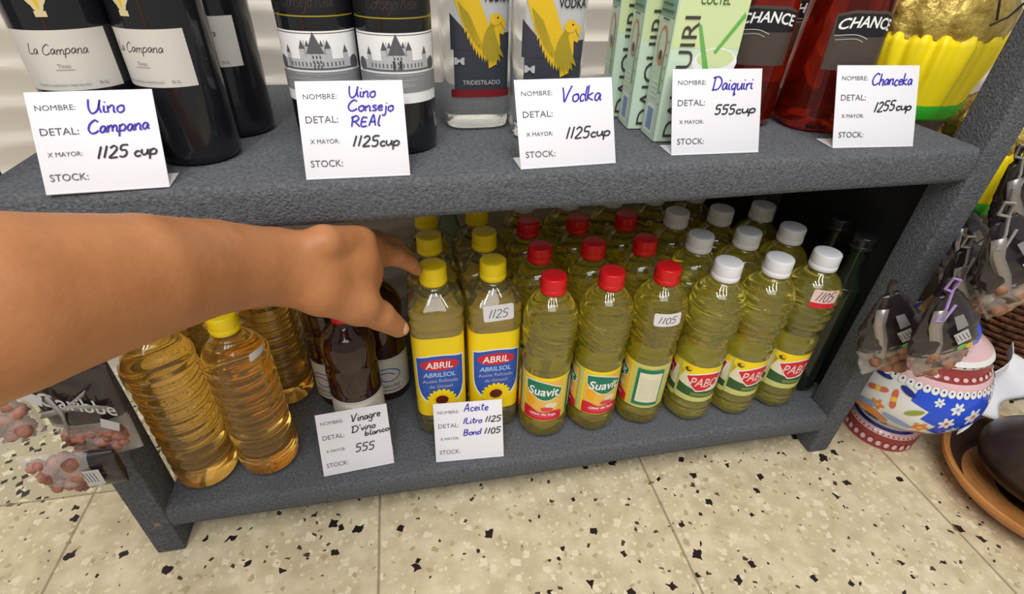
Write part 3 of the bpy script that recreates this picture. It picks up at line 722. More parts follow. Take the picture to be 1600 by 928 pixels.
# ------------------------------------------------------------ price cards
def card(label, BL, BR, TL, texts, foot=.030):
    """a white card stand: leaning face and a foot to the rear"""
    BL, BR, TL = Vector(BL), Vector(BR), Vector(TL)
    u = (BR - BL); w = u.length; u.normalize(); v = TL - BL; v -= u * v.dot(u); h = v.length; v.normalize(); n = u.cross(v)   # n points to the viewer
    t = thing('price_card', label, 'price card', BL, 0, 'white handwritten price cards')
    M = Matrix((u, v, n)).transposed()
    th = .0012
    bm = box_bm(0, w, 0, h, -th, 0, bevel=.0003)
    for q in bm.verts: q.co = M @ q.co
    link_bm('face', bm, M_['card'], t)
    if foot:
        bk = Vector((-u.y, u.x, 0)).normalized(); u2 = Vector((u.x, u.y, 0)).normalized()
        bm = box_bm(0, w, 0, foot, 0, th, bevel=.0003)
        for q in bm.verts: q.co = u2 * q.co.x + bk * q.co.y + Vector((0, 0, q.co.z))
        link_bm('foot', bm, M_['card'], t)
    f = lambda s, hh, e: tuple(M @ Vector((s * w, hh * h, e)))
    asp = h / w
    def sq(g): return g
    P_ = [(text('NOMBRE:', .06, .82, .31, .052), 'print'), (text('DETAL:', .06, .58, .30, .07), 'print'), (text('X MAYOR:', .08, .37, .27, .045), 'print'), (text('STOCK:', .06, .13, .30, .07), 'print')]
    artwork('printed_text', P_, f, t)
    P_ = [(hand(s, x, y, ww, hh, pen=.016, rise=ri), k) for s, x, y, ww, hh, k, ri in texts]
    artwork('handwriting', P_, f, t, eps0=.0005)
    return t
card('wine price card reading 1125 cup, at the left end of the upper shelf', (.103, -.0115, UZ + .0005), (.193, -.006, UZ + .0005), (.101, .024, .5145),
     [('Uino', .46, .78, .30, .14, 'ink_blue', 0), ('Campana', .43, .58, .50, .13, 'ink_blue', .03), ('1125', .46, .33, .26, .12, 'ink_black', .02), ('cup', .76, .34, .20, .11, 'ink_black', .02)])
card('wine price card reading 1125 cup, standing before the castle label wines', (.303, -.004, UZ + .0005), (.394, -.004, UZ + .0005), (.303, .031, .5185),
     [('Uino', .48, .83, .26, .12, 'ink_blue', 0), ('Consejo', .46, .69, .44, .11, 'ink_blue', 0), ('REAl', .48, .54, .28, .11, 'ink_blue', 0), ('1125', .47, .33, .26, .11, 'ink_black', 0), ('cup', .73, .33, .20, .10, 'ink_black', 0)])
card('price card reading Vodka 1125 cup, on the middle of the upper shelf', (.498, -.002, UZ + .0005), (.596, .004, UZ + .0005), (.4978, .034, .5165),
     [('Vodka', .46, .74, .42, .17, 'ink_blue', 0), ('1125', .48, .32, .26, .13, 'ink_black', .01), ('cup', .74, .33, .22, .11, 'ink_black', .01)])
card('price card reading Daiquiri 555 cup, before the green cartons', (.662, .018, UZ + .0005), (.762, .017, UZ + .0005), (.6635, .052, .5205),
     [('Daiquiri', .44, .76, .46, .15, 'ink_blue', 0), ('555', .47, .47, .24, .11, 'ink_black', .01), ('cup', .71, .48, .24, .10, 'ink_black', .01)])
card('price card reading 1255 cup, before the reddish liqueur bottles', (.855, .020, UZ + .0005), (.955, .015, UZ + .0005), (.8555, .058, .5215),
     [('Chanceka', .42, .76, .50, .14, 'ink_blue', 0), ('1255', .47, .44, .26, .12, 'ink_black', .02), ('cup', .74, .46, .20, .10, 'ink_black', 0)])
card('price card reading Vinagre 555, leaning before the vinegar bottles on the lower shelf', (.240, .019, .0006), (.336, .026, .0006), (.2415, .061, .0795),
     [('Vinagre', .48, .80, .42, .12, 'ink_black', .02), ("D'vino", .47, .63, .34, .10, 'ink_black', .02), ('blanco', .64, .54, .36, .08, 'ink_black', .02), ('555', .48, .30, .28, .13, 'ink_black', .01)], foot=.03)
card('price card reading Aceite 1125 and 1105, leaning before the yellow-capped oil bottles', (.395, .017, .0006), (.493, .011, .0006), (.397, .055, .0800),
     [('Aceite', .44, .83, .36, .13, 'ink_blue', .01), ('1Litro', .42, .63, .28, .10, 'ink_blue', 0), ('1125', .74, .63, .24, .10, 'ink_black', .01), ('Bond', .42, .43, .26, .10, 'ink_blue', 0), ('1105', .72, .43, .25, .10, 'ink_black', 0)], foot=.03)

# ------------------------------------------------------------ yellow wrapped basket
yel = mat('yellow_crepe', s2l(250, 226, 20), .45); grn = mat('green_crepe', s2l(60, 190, 50), .45)
gold = noisy(mat('gold_wrap', s2l(200, 180, 90), .3, metal=.35, bump=(60, .8, .01)), s2l(150, 120, 50), s2l(230, 205, 110), 45, .3, .7)
film = mat('clear_film', (.95, .95, .95), .12, trans=0, alpha=.22, spec=.8)
def crepe(zlist, pleats, amp, seg=160, ph=0):
    bm = bmesh.new(); rings = []
    for z, r_ in zlist:
        ring = []
        for i in range(seg):
            a = 2 * PI * i / seg
            d_ = amp * (math.sin(pleats * a + ph + 1.5 * math.sin(3 * a)) + .5 * math.sin((pleats * 2 + 1) * a + z * 30)) * min(1, .3 + 8 * abs(z))
            rr_ = r_ + d_
            ring.append(bm.verts.new((math.cos(a) * rr_, math.sin(a) * rr_ * .8, z + .3 * d_)))
        rings.append(ring)
    for A_, B_ in zip(rings, rings[1:]):
        for i in range(seg): bm.faces.new((A_[i], A_[(i + 1) % seg], B_[(i + 1) % seg], B_[i]))
    return bm
def basket(name, label, loc, sc):
    t = thing(name, label, 'gift basket', loc)
    def add(nm, bm, mt):
        for v in bm.verts: v.co *= sc
        bmesh.ops.recalc_face_normals(bm, faces=bm.faces)
        return link_bm(nm, bm, mt, t, angle=80)
    add('green_band', crepe([(.001, .010), (.0015, .068), (.006, .073), (.022, .075)], 15, .0035), grn)
    add('yellow_ruffle', crepe([(.017, .073), (.03, .075), (.06, .081), (.09, .085), (.10, .081), (.104, .05)], 15, .004), yel)
    bm = bmesh.new(); rings = []; seg = 120
    for z, r_ in ((.095, .080), (.11, .085), (.13, .083), (.15, .070), (.17, .045), (.185, .018), (.195, .02), (.22, .04)):
        rings.append([bm.verts.new((math.cos(2 * PI * i / seg) * (r_ + .005 * noise.noise(Vector((i * .35, z * 60, 3))) + .004 * math.sin(i * .8 + z * 40)), math.sin(2 * PI * i / seg) * .8 * (r_ + .005 * noise.noise(Vector((i * .35, z * 60, 3)))), z + .004 * noise.noise(Vector((i * .3, z * 9, 8))))) for i in range(seg)])
    for A_, B_ in zip(rings, rings[1:]):
        for i in range(seg): bm.faces.new((A_[i], A_[(i + 1) % seg], B_[(i + 1) % seg], B_[i]))
    add('gold_wrap', bm, gold)
    add('dark_twig', tube([(-.01, -.078, .115), (.0, -.086, .125), (.02, -.084, .145), (.05, -.066, .16)], .0012), M_['lab_black'])
    add('dark_twig', tube([(-.02, -.080, .15), (-.022, -.088, .135), (-.016, -.088, .122)], .0012), M_['lab_black'])
    return t
basket('wrapped_basket', 'yellow ruffled gift basket with green base and gold wrap, on the upper shelf', (1.056, .150, UZ + .0005), 1.0)
o = basket('wrapped_basket', 'yellow and green wrapped basket hanging outside the right post above the candy bags', (1.215, .115, .315), .95)
tag(link_bm('hanging_cord', tube([(1.215, .115, .50), (1.213, .117, .7), (1.215, .12, .98)], .0015), M_['lab_silver'], o), None)
for q in o.children:
    if q.name.startswith('hanging_cord'): q.location = (-1.215, -.115, -.315)

# ------------------------------------------------------------ candy bags
candy = noisy(mat('pink_candy', s2l(200, 130, 105), .55), s2l(108, 66, 56), s2l(190, 130, 110), 60, .3, .7)
candy2 = noisy(mat('brown_candy', s2l(170, 110, 80), .55), s2l(104, 66, 46), s2l(172, 124, 92), 60, .3, .7)
bagfilm = mat('dark_film', s2l(44, 36, 40), .22, spec=.9, alpha=.9)
silver = mat('silver_foil', s2l(158, 152, 150), .28, metal=.6)
clearf = mat('clear_bag', (.9, .88, .86), .10, alpha=.25, spec=1.0)
lilac = mat('lilac_ribbon', s2l(170, 140, 205), .4); greyr = mat('grey_ribbon', s2l(150, 146, 142), .35, alpha=.95)
def pouch(w, h, dpt, z0, z1, seed, seg=36, n=26, closed=True):
    """a pillow bag hanging from z=0 down to -h, between fractions z0..z1 of its height"""
    bm = bmesh.new(); rings = []
    for j in range(n + 1):
        t = z0 + (z1 - z0) * j / n
        ww = w * (.12 + .88 * min(1, (t / .45)) ** .8) * (1 - .10 * max(0, t - .85) / .15); dd = dpt * math.sin(PI * min(1, .08 + t * .86)) ** .8 * (.3 + .7 * min(1, t * 1.6)) + .001
        if t > .93: dd *= max(.08, (1 - t) / .07)
        ring = []
        for i in range(seg):
            a = 2 * PI * i / seg; c, s = math.cos(a), math.sin(a)
            nn = 1 + .16 * noise.noise(Vector((c * 2.2, s * 2.2 + seed, t * 7))) + .07 * noise.noise(Vector((c * 6, s * 6 + seed, t * 18)))
            ring.append(bm.verts.new((math.copysign(abs(c) ** .8, c) * ww / 2 * nn, s * dd / 2 * nn, -t * h + .003 * noise.noise(Vector((c * 3, s * 3, seed))))))
        rings.append(ring)
    for A_, B_ in zip(rings, rings[1:]):
        for i in range(seg): bm.faces.new((A_[i], B_[i], B_[(i + 1) % seg], A_[(i + 1) % seg]))
    bm.faces.new(rings[0]); bm.faces.new(list(reversed(rings[-1])))
    return bm
def lumps(w, h, dpt, zc, n, seed, size):
    bm = bmesh.new(); rnd = random.Random(seed)
    for _ in range(n):
        t = bmesh.new(); bmesh.ops.create_icosphere(t, subdivisions=2, radius=size * rnd.uniform(.7, 1.25))
        c = Vector((rnd.uniform(-.38, .38) * w, rnd.uniform(-.25, .25) * dpt, -h * zc + rnd.uniform(-.5, .5) * h * .3))
        sd = rnd.random() * 50
        for v in t.verts: v.co = c + v.co * (1 + .35 * noise.noise(v.co * 130 + Vector((sd, 0, 0))))
        merge(bm, t)
    return bm
def candy_bag(label, loc, w, h, rot, seed, cm, split=.66, ribbon=None, dot=True, scale_text=1, big_clear=False):
    t = thing('candy_bag', label, 'candy bag', loc, 0, 'small bags of candy')
    t.rotation_euler = rot; d = w * .42
    link_bm('film', pouch(w, h, d, .06, split, seed), bagfilm, t, angle=80)
    link_bm('clear_end', pouch(w * 1.0, h, d, split - .05, 1.0, seed, n=12), clearf, t, angle=80)
    link_bm('candy', lumps(w * .92, h, d, split + .13, 26, seed, w * .12), cm, t, angle=80)
    f = lambda s, hh, e: (s, -d / 2 * (1.02 if abs(s) < w * .2 else .86) - .002 - e, hh)
    bm = bmesh.new()
    pts = [(-w * .30, -.12), (-w * .36, -.3), (-w * .32, -.5), (-w * .36, -.7), (-w * .26, -.82)]
    for side in (0,):
        V = []
        for k, (x, y) in enumerate(pts): V.append((bm.verts.new((x, -d * .34, y * h)), bm.verts.new((x + w * .15, -d * .5, y * h)), ))
        for a_, b_ in zip(V, V[1:]): bm.faces.new((a_[0], b_[0], b_[1], a_[1]))
    so = link_bm('silver_strip', bm, silver, t); md = so.modifiers.new('s', 'SOLIDIFY'); md.thickness = .0012
    L = [(poly([(-.004, -.42 * h), (.012, -.40 * h), (.018, -.54 * h), (.003, -.56 * h)]), 'lab_silver'), (poly([(-.006, -.20 * h), (.004, -.20 * h), (.012, -.36 * h), (.0, -.38 * h)]), 'lab_midgrey'),
         (join(*[stroke([(-.002 + .004 * k, -.44 * h), (.003 + .004 * k, -.52 * h)], .0007) for k in range(4)]), 'lab_ink')]
    if dot: L += [(ell(.008, -.60 * h, .006, .004), 'box_green'), (ell(.016, -.61 * h, .004, .004), 'lab_gold')]
    artwork('print', L, lambda s, hh, e: (s, -d * .53 - .0015 - e, hh), t)
    bm = tube([(0, 0, -.062 * h), (-.002, 0, .0), (.004, 0, .010)], w * .07, taper=[.9, .55, .9])
    link_bm('tied_neck', bm, bagfilm, t)
    if ribbon:
        bm = tube([(0, -.006, -.02 * h), (-.012, -.010, .012), (-.006, -.012, .026), (.004, -.010, .016), (0, -.006, 0), (-.010, -.012, -.018), (-.022, -.014, -.030), (-.014, -.014, -.034), (.002, -.010, -.020)], .0016, seg=6)
        link_bm('ribbon', bm, ribbon, t)
    return t
RG = [((.962, -.038, .284), .078, .142, -.43, 'lowest candy bag on the right, against the shelf post', None),
      ((.974, -.088, .318), .076, .142, -.44, 'candy bag with a lilac ribbon, second lowest on the right', lilac),
      ((1.046, -.030, .336), .080, .150, -.62, 'candy bag hanging directly above the jar lid, third from the bottom', greyr),
      ((1.012, -.072, .400), .080, .152, -.65, 'candy bag fourth from the bottom at the right edge', greyr),
      ((1.112, .014, .428), .082, .155, -.68, 'topmost candy bag at the right edge under the hanging yellow basket', greyr),
      ((1.150, .060, .33), .070, .13, -.5, 'candy bag half hidden behind the others at the right edge', None)]
for i, (loc, w, h, ti, lb, rb) in enumerate(RG):
    o = candy_bag(lb, loc, w, h, (0, ti, -.15 + .08 * (i % 3)), 10 + i, candy2, ribbon=rb); o['group'] = 'candy bags hanging on the right'
# folded brown cardboard tag below them
bm = bmesh.new()
pl_ = [(1.062, -.010, .222), (1.090, -.022, .196), (1.128, -.020, .190), (1.150, -.010, .206), (1.168, .0, .238), (1.146, -.006, .214), (1.130, .0, .232), (1.09, .0, .236)]
bm.faces.new([bm.verts.new(p_) for p_ in pl_]); bmesh.ops.triangulate(bm, faces=bm.faces)
o = link_bm('cardboard_tag', bm, mat('brown_card', s2l(118, 88, 48), .7)); md = o.modifiers.new('s', 'SOLIDIFY'); md.thickness = .002
tag(o, 'crumpled brown cardboard piece between the candy bags and the painted jar lid', 'cardboard')

# left group
def candy_packet(label, corners, dpt, cm, seed, lay, ribbon=False, n=40, filmpart=.4):
    n = int(n * 2.2)
    """a flat lying packet: corners TL, TR, BR, BL in the world; candy fills its lower end"""
    TL, TR, BR, BL = [Vector(c) for c in corners]; c0 = (TL + TR + BR + BL) / 4
    t = thing('candy_bag', label, 'candy bag', c0, 0, 'candy bags hanging on the left')
    nrm = (TR - TL).cross(BL - TL).normalized()
    if nrm.y > 0: nrm = -nrm
    def P_(u, v, e): return ((TL * (1 - u) + TR * u) * (1 - v) + (BL * (1 - u) + BR * u) * v) - c0 + nrm * e
    def shell(u0, u1, infl=1):
        bm = bmesh.new(); NU, NV = 22, 22; G = [[], []]
        for sgn in (0, 1):
            for j in range(NV + 1):
                row = []
                for i in range(NU + 1):
                    u = u0 + (u1 - u0) * i / NU; v = j / NV
                    b_ = (math.sin(PI * max(0, min(1, v))) ** .5) * (math.sin(PI * max(0, min(1, .06 + .88 * u))) ** .6)
                    e = b_ * dpt / 2 * infl * (1 + .35 * noise.noise(Vector((u * 5, v * 5, seed + sgn)))) + .001
                    row.append(bm.verts.new(P_(u, v, e if sgn == 0 else -e)))
                G[sgn].append(row)
        for sgn in (0, 1):
            for j in range(NV):
                for i in range(NU):
                    q = (G[sgn][j][i], G[sgn][j + 1][i], G[sgn][j + 1][i + 1], G[sgn][j][i + 1]); bm.faces.new(q if sgn == 0 else q[::-1])
        rim = lambda s: [G[s][0][i] for i in range(NU + 1)] + [G[s][j][NU] for j in range(1, NV + 1)] + [G[s][NV][i] for i in range(NU - 1, -1, -1)] + [G[s][j][0] for j in range(NV - 1, 0, -1)]
        a_, b_ = rim(0), rim(1)
        for i in range(len(a_)): bm.faces.new((a_[i], a_[(i + 1) % len(a_)], b_[(i + 1) % len(a_)], b_[i]))
        return bm
    link_bm('clear_end', shell(0, 1 - filmpart + .04, 1.12), clearf, t, angle=80)
    if filmpart > 0: link_bm('film', shell(1 - filmpart, 1, 1.05), bagfilm, t, angle=80)
    rnd = random.Random(seed); bm = bmesh.new(); L_ = (TR - TL).length
    for _ in range(n):
        u = rnd.uniform(.07, .93 - filmpart); v = rnd.uniform(.16, .84); q = bmesh.new(); bmesh.ops.create_icosphere(q, subdivisions=2, radius=rnd.uniform(.0045, .0085)); sd = rnd.random() * 60
        cc = P_(u, v, rnd.uniform(-.2, .3) * dpt)
        for w_ in q.verts: w_.co = cc + w_.co * (1 + .4 * noise.noise(w_.co * 140 + Vector((sd, 0, 0))))
        merge(bm, q)
    link_bm('candy', bm, cm, t, angle=80)
    if lay: artwork('print', lay, lambda s, hh, e: tuple(P_(s, 1 - hh, dpt * .56 + .0015 + e)), t)
    if ribbon:
        bm = bmesh.new()
        for pts in (((.60, .10), (.66, .5), (.62, .9)), ((.35, .28), (.6, .36), (.80, .30)), ((.66, .45), (.82, .75))):
            V = []
            for u, v in pts:
                V.append((bm.verts.new(P_(u - .035, v - .03, dpt * .62)), bm.verts.new(P_(u + .035, v + .03, dpt * .66))))
            for a_, b_ in zip(V, V[1:]): bm.faces.new((a_[0], b_[0], b_[1], a_[1]))
        ro = link_bm('ribbon', bm, greyr, t); md = ro.modifiers.new('s', 'SOLIDIFY'); md.thickness = .0008
    return t
candy_packet('clear bag of pink candy at the left picture edge, its bottom corner lowest left', [(-.060, -.030, .268), (.006, -.034, .268), (.008, -.034, .200), (-.060, -.030, .172)], .026, candy, 3, None, n=48, filmpart=0)
tv, tf = text('Caribbe', 0, 0, .80, .16, 0, .0, bold=.006)
tv = [(y + .70 - .22 * x, 1 - (.20 + x)) for x, y in tv]
sw_ = lambda P4: poly([(y, 1 - x) for x, y in P4])
candy_packet('dark printed candy bag with grey ribbon and white script beside the amber oil bottle', [(.014, -.026, .152), (.010, -.024, .278), (.0875, -.026, .272), (.082, -.028, .158)], .022, candy, 5,
             [((tv, tf), 'lab_silver'), (sw_([(.72, .42), (.92, .34), (.97, .44), (.77, .52)]), 'lab_silver'), (sw_([(.02, .80), (.20, .70), (.26, .80), (.08, .90)]), 'lab_silver')], ribbon=True, n=34, filmpart=.58)
candy_packet('lowest candy bag on the left with a white printed tag, resting against the shelf leg', [(-.020, -.046, .182), (.066, -.048, .178), (.064, -.048, .128), (-.004, -.046, .124)], .020, candy, 8,
             [(poly([(.60, .25), (.84, .30), (.86, .75), (.66, .72)]), 'lab_silver'), (join(*[rect(.65 + .04 * k, .38, .66 + .04 * k, .66) for k in range(4)]), 'lab_ink')], n=30, filmpart=.3)

# ------------------------------------------------------------ painted jar
jl = Vector((1.186, .028, FZ))
jar = thing('painted_jar', 'round lidded ceramic jar painted blue, white and orange, standing on the floor beside the shelf', 'jar', jl)
cer = {}
jp = interp_prof([(.0, .058), (.003, .060), (.030, .058), (.034, .053), (.040, .052), (.052, .064), (.075, .093), (.095, .105), (.112, .108), (.135, .104), (.158, .092), (.172, .080), (.178, .076)], .004)
zr = ([p_[0] for p_ in jp], [p_[1] for p_ in jp])
bm = loft(jp, seg=96)
for f in bm.faces:
    z = f.calc_center_median().z; a = math.atan2(f.calc_center_median().y, f.calc_center_median().x)
    f.material_index = 2 if z < .003 else (1 if z < .0245 else (2 if z < .036 else (3 if z < .040 else (0 if z < .150 else (2 if z < .162 else 1)))))
link_bm('jar_body', bm, [M_['jar_white'], M_['jar_red'], M_['jar_pink'], M_['jar_navy']], jar)
def jmap(s, h, e):
    a = s / .1; rr_ = float(np.interp(h, zr[0], zr[1])) + e
    return (math.sin(a) * rr_, -math.cos(a) * rr_, h)
def flower(cx, cy, R_, k1, k2, n=5, rot=0, narrow=.5):
    g = join(*[ell(cx + math.cos(a) * R_ * .55, cy + math.sin(a) * R_ * .5, R_ * .5, R_ * .5 * narrow, 12, a) for a in [rot + 2 * PI * k / n for k in range(n)]])
    return [(g, k1), (ell(cx, cy, R_ * .28, R_ * .25), k2)]
L = []
blue = [(-.010, .1495), (.03, .1495), (.30, .1495), (.30, .075), (.14, .070), (.05, .080), (.03, .088), (.035, .10), (.01, .108), (.015, .122), (-.012, .13)]
L.append((poly(blue), 'jar_blue'))
for cx, cy, R_ in ((.05, .132, .010), (.082, .118, .014), (.045, .108, .011), (.12, .135, .012), (.065, .092, .010), (.11, .095, .011), (.16, .12, .013), (.022, .138, .007), (.20, .10, .012)): L += flower(cx, cy, R_, 'jar_white', 'jar_rust' if R_ > .010 else 'jar_sky', 6)
for cx, cy, R_, a_ in ((-.055, .125, .014, .3), (-.030, .122, .015, 1.8), (-.045, .102, .010, .1), (.018, .092, .011, 0), (-.02, .055, .008, 0)): L += flower(cx, cy, R_, 'jar_orange' if cy < .11 else 'jar_rust', 'jar_yellow', 2 if cy > .11 else 5, a_, .55)
L += [(ell(-.05, .083, .030, .008, rot=-.25), 'jar_orange'), (ell(-.085, .082, .022, .010), 'jar_orange'), (ell(-.012, .088, .022, .005, rot=-.2), 'jar_sky'), (ell(-.06, .095, .018, .005, rot=.3), 'jar_sky'), (ell(-.05, .062, .016, .007), 'jar_navy'), (ell(.03, .070, .014, .006), 'jar_orange'),
      (ell(-.10, .11, .010, .016), 'jar_leaf'), (ell(.06, .068, .02, .004), 'jar_sky'), (ell(.0, .115, .012, .004, rot=.5), 'jar_leaf'), (ell(-.12, .13, .016, .006), 'jar_sky'), (ell(-.02, .14, .012, .004, rot=-.3), 'jar_navy'), (ell(-.06, .145, .014, .003), 'jar_navy')]
L += [(join(*[ell(-.3 + .021 * k, .013, .0065, .0045) for k in range(30)]), 'jar_pink'), (join(*[ell(-.3 + .014 * k, .0305, .0018, .0014, 8) for k in range(44)]), 'jar_red'), (join(*[ell(-.3 + .0115 * k, .1515, .0055, .005, 12) for k in range(53)]), 'jar_white'), (join(*[ell(-.3 + .0115 * k, .1525, .0016, .0016, 8) for k in range(53)]), 'jar_navy'),
      (join(*[ell(-.3 + .016 * k, .168, .005, .0022, 10) for k in range(38)]), 'jar_pink')]
artwork('painted_pattern', L, jmap, jar, sx=.006, sy=.006, eps0=.0003, deps=.00004)
lp = interp_prof([(.177, .030), (.178, .072), (.181, .079), (.185, .080), (.190, .074), (.196, .060), (.200, .050)], .003) + interp_prof([(.200, .048), (.204, .050), (.214, .046), (.222, .036), (.226, .020), (.227, .004)], .003)
bm = loft(lp, seg=72)
for f in bm.faces:
    z = f.calc_center_median().z; f.material_index = 0 if z < .190 else (1 if z < .200 else 2)
lid = link_bm('lid', bm, [M_['jar_white'], M_['jar_pink'], M_['jar_blue']], jar)
lr = ([p_[0] for p_ in lp], [p_[1] for p_ in lp])
lm = lambda s, h, e: (math.sin(s / .07) * (float(np.interp(h, lr[0], lr[1])) + e), -math.cos(s / .07) * (float(np.interp(h, lr[0], lr[1])) + e), h)
artwork('lid_pattern', [(join(*[ell(-.21 + .012 * k, .1835, .0022, .0014, 8) for k in range(36)]), 'jar_red')], lm, lid, sx=.006, sy=.004)

jar.rotation_euler = (0, 0, -.72); jar.scale = (.95, .95, 1.17)

# ------------------------------------------------------------ bowl with dark gourd, paper, wicker
wd = noisy(mat('terracotta', s2l(190, 126, 66), .45), s2l(160, 98, 46), s2l(208, 146, 84), 16, .3, .7)
bl = Vector((1.325, -.142, FZ))
bm = loft(interp_prof([(.0, .085), (.004, .098), (.02, .120), (.034, .133), (.041, .138), (.046, .137), (.047, .132), (.044, .127), (.036, .121), (.02, .108), (.010, .09), (.008, .02)], .004), seg=80)
for f in bm.faces:
    c_ = f.calc_center_median()
    if math.hypot(c_.x, c_.y) < .129 and f.normal.z >= -1 and (c_.z > .012 or math.hypot(c_.x, c_.y) < .05) and math.hypot(c_.x, c_.y) < float(np.interp(c_.z, [0, .004, .02, .034, .041], [.085, .098, .120, .133, .138])) - .004: f.material_index = 1
bw = link_bm('bowl', bm, [wd, mat('bowl_inside', s2l(58, 38, 28), .5)]); bw.location = bl; tag(bw, 'wide shallow brown clay bowl on the floor at the right picture edge', 'bowl')
gm = noisy(mat('dark_gourd', s2l(46, 34, 28), .35), s2l(34, 26, 22), s2l(64, 48, 38), 20, .3, .7)
gt = thing('carved_gourd', 'dark brown rounded gourd with a white carved slit, lying in the clay bowl', 'gourd', (bl.x + .004, bl.y + .010, FZ + .0135))
bm = loft(interp_prof([(0, .020), (.006, .050), (.03, .084), (.055, .092), (.080, .080), (.100, .055), (.112, .026), (.125, .014), (.127, .006)], .005), seg=48)
link_bm('body', bm, gm, gt)
gp = interp_prof([(0, .020), (.006, .050), (.03, .084), (.055, .092), (.080, .080), (.100, .055)], .005); gr_ = ([q[0] for q in gp], [q[1] for q in gp])
gmap = lambda s, h, e: (math.sin(s / .08 - .95) * (float(np.interp(h, gr_[0], gr_[1])) + e), -math.cos(s / .08 - .95) * (float(np.interp(h, gr_[0], gr_[1])) + e), h)
artwork('white_slit', [(ell(.010, .052, .020, .0075, rot=-.15), 'lab_cream'), (ell(.010, .052, .019, .0016, rot=-.15), 'lab_black')], gmap, gt, sx=.006, sy=.006, eps0=.0006)
# sheet of white paper standing bent out of the bowl
bm = bmesh.new(); NU, NV = 16, 20; vs = []
a_ = Vector((1.236, -.052, -.024)); b_ = Vector((1.335, -.030, -.028)); c_ = Vector((1.365, .030, .060)); d_ = Vector((1.450, .000, .030))
for j in range(NV + 1):
    for i in range(NU + 1):
        u, v = i / NU, j / NV
        p_ = (a_ * (1 - u) + b_ * u) * (1 - v) + (c_ * (1 - u) + d_ * u) * v
        p_ = p_ + Vector((-.010, .018, .016)) * math.sin(PI * u) * (1 - .3 * v) + Vector((.006, -.008, 0)) * math.sin(3 * PI * v + 2 * u)
        if u < .25: p_.z += .03 * (1 - u / .25) * v
        vs.append(bm.verts.new(p_))
for j in range(NV):
    for i in range(NU):
        k = j * (NU + 1) + i; bm.faces.new((vs[k], vs[k + 1], vs[k + NU + 2], vs[k + NU + 1]))
pp = link_bm('paper_sheet', bm, M_['paper'], angle=80); md = pp.modifiers.new('s', 'SOLIDIFY'); md.thickness = .0006
tag(pp, 'white folded paper sheet sticking up from the clay bowl beside the painted jar', 'paper')
# wicker ball / basket behind
wk = noisy(mat('wicker', s2l(84, 46, 24), .6, bump=(90, 1, .01)), s2l(50, 26, 14), s2l(120, 70, 38), 70, .3, .7)
bm = bmesh.new()
loft([(0, .10), (.002, .105), (.25, .12), (.256, .118), (.25, .11), (.012, .096)], seg=60, bm=bm, disp=lambda z, a: .003 * math.sin(a * 24))
wt = thing('wicker_basket', 'dark brown wicker basket standing behind the paper at the right edge', 'basket', (1.53, .15, FZ))
link_bm('woven_body', bm, wk, wt)
for k in range(22):
    pass
bm = bmesh.new()
for k in range(20):
    z = .008 + .0125 * k; R_ = .105 + (.12 - .105) * z / .25
    tube([(math.cos(a) * (R_ + .003 + .002 * math.sin(a * 24 + k * PI)), math.sin(a) * (R_ + .003 + .002 * math.sin(a * 24 + k * PI)), z) for a in [2 * PI * q / 96 for q in range(97)]], .0045, bm, seg=6)
link_bm('weave', bm, wk, wt)

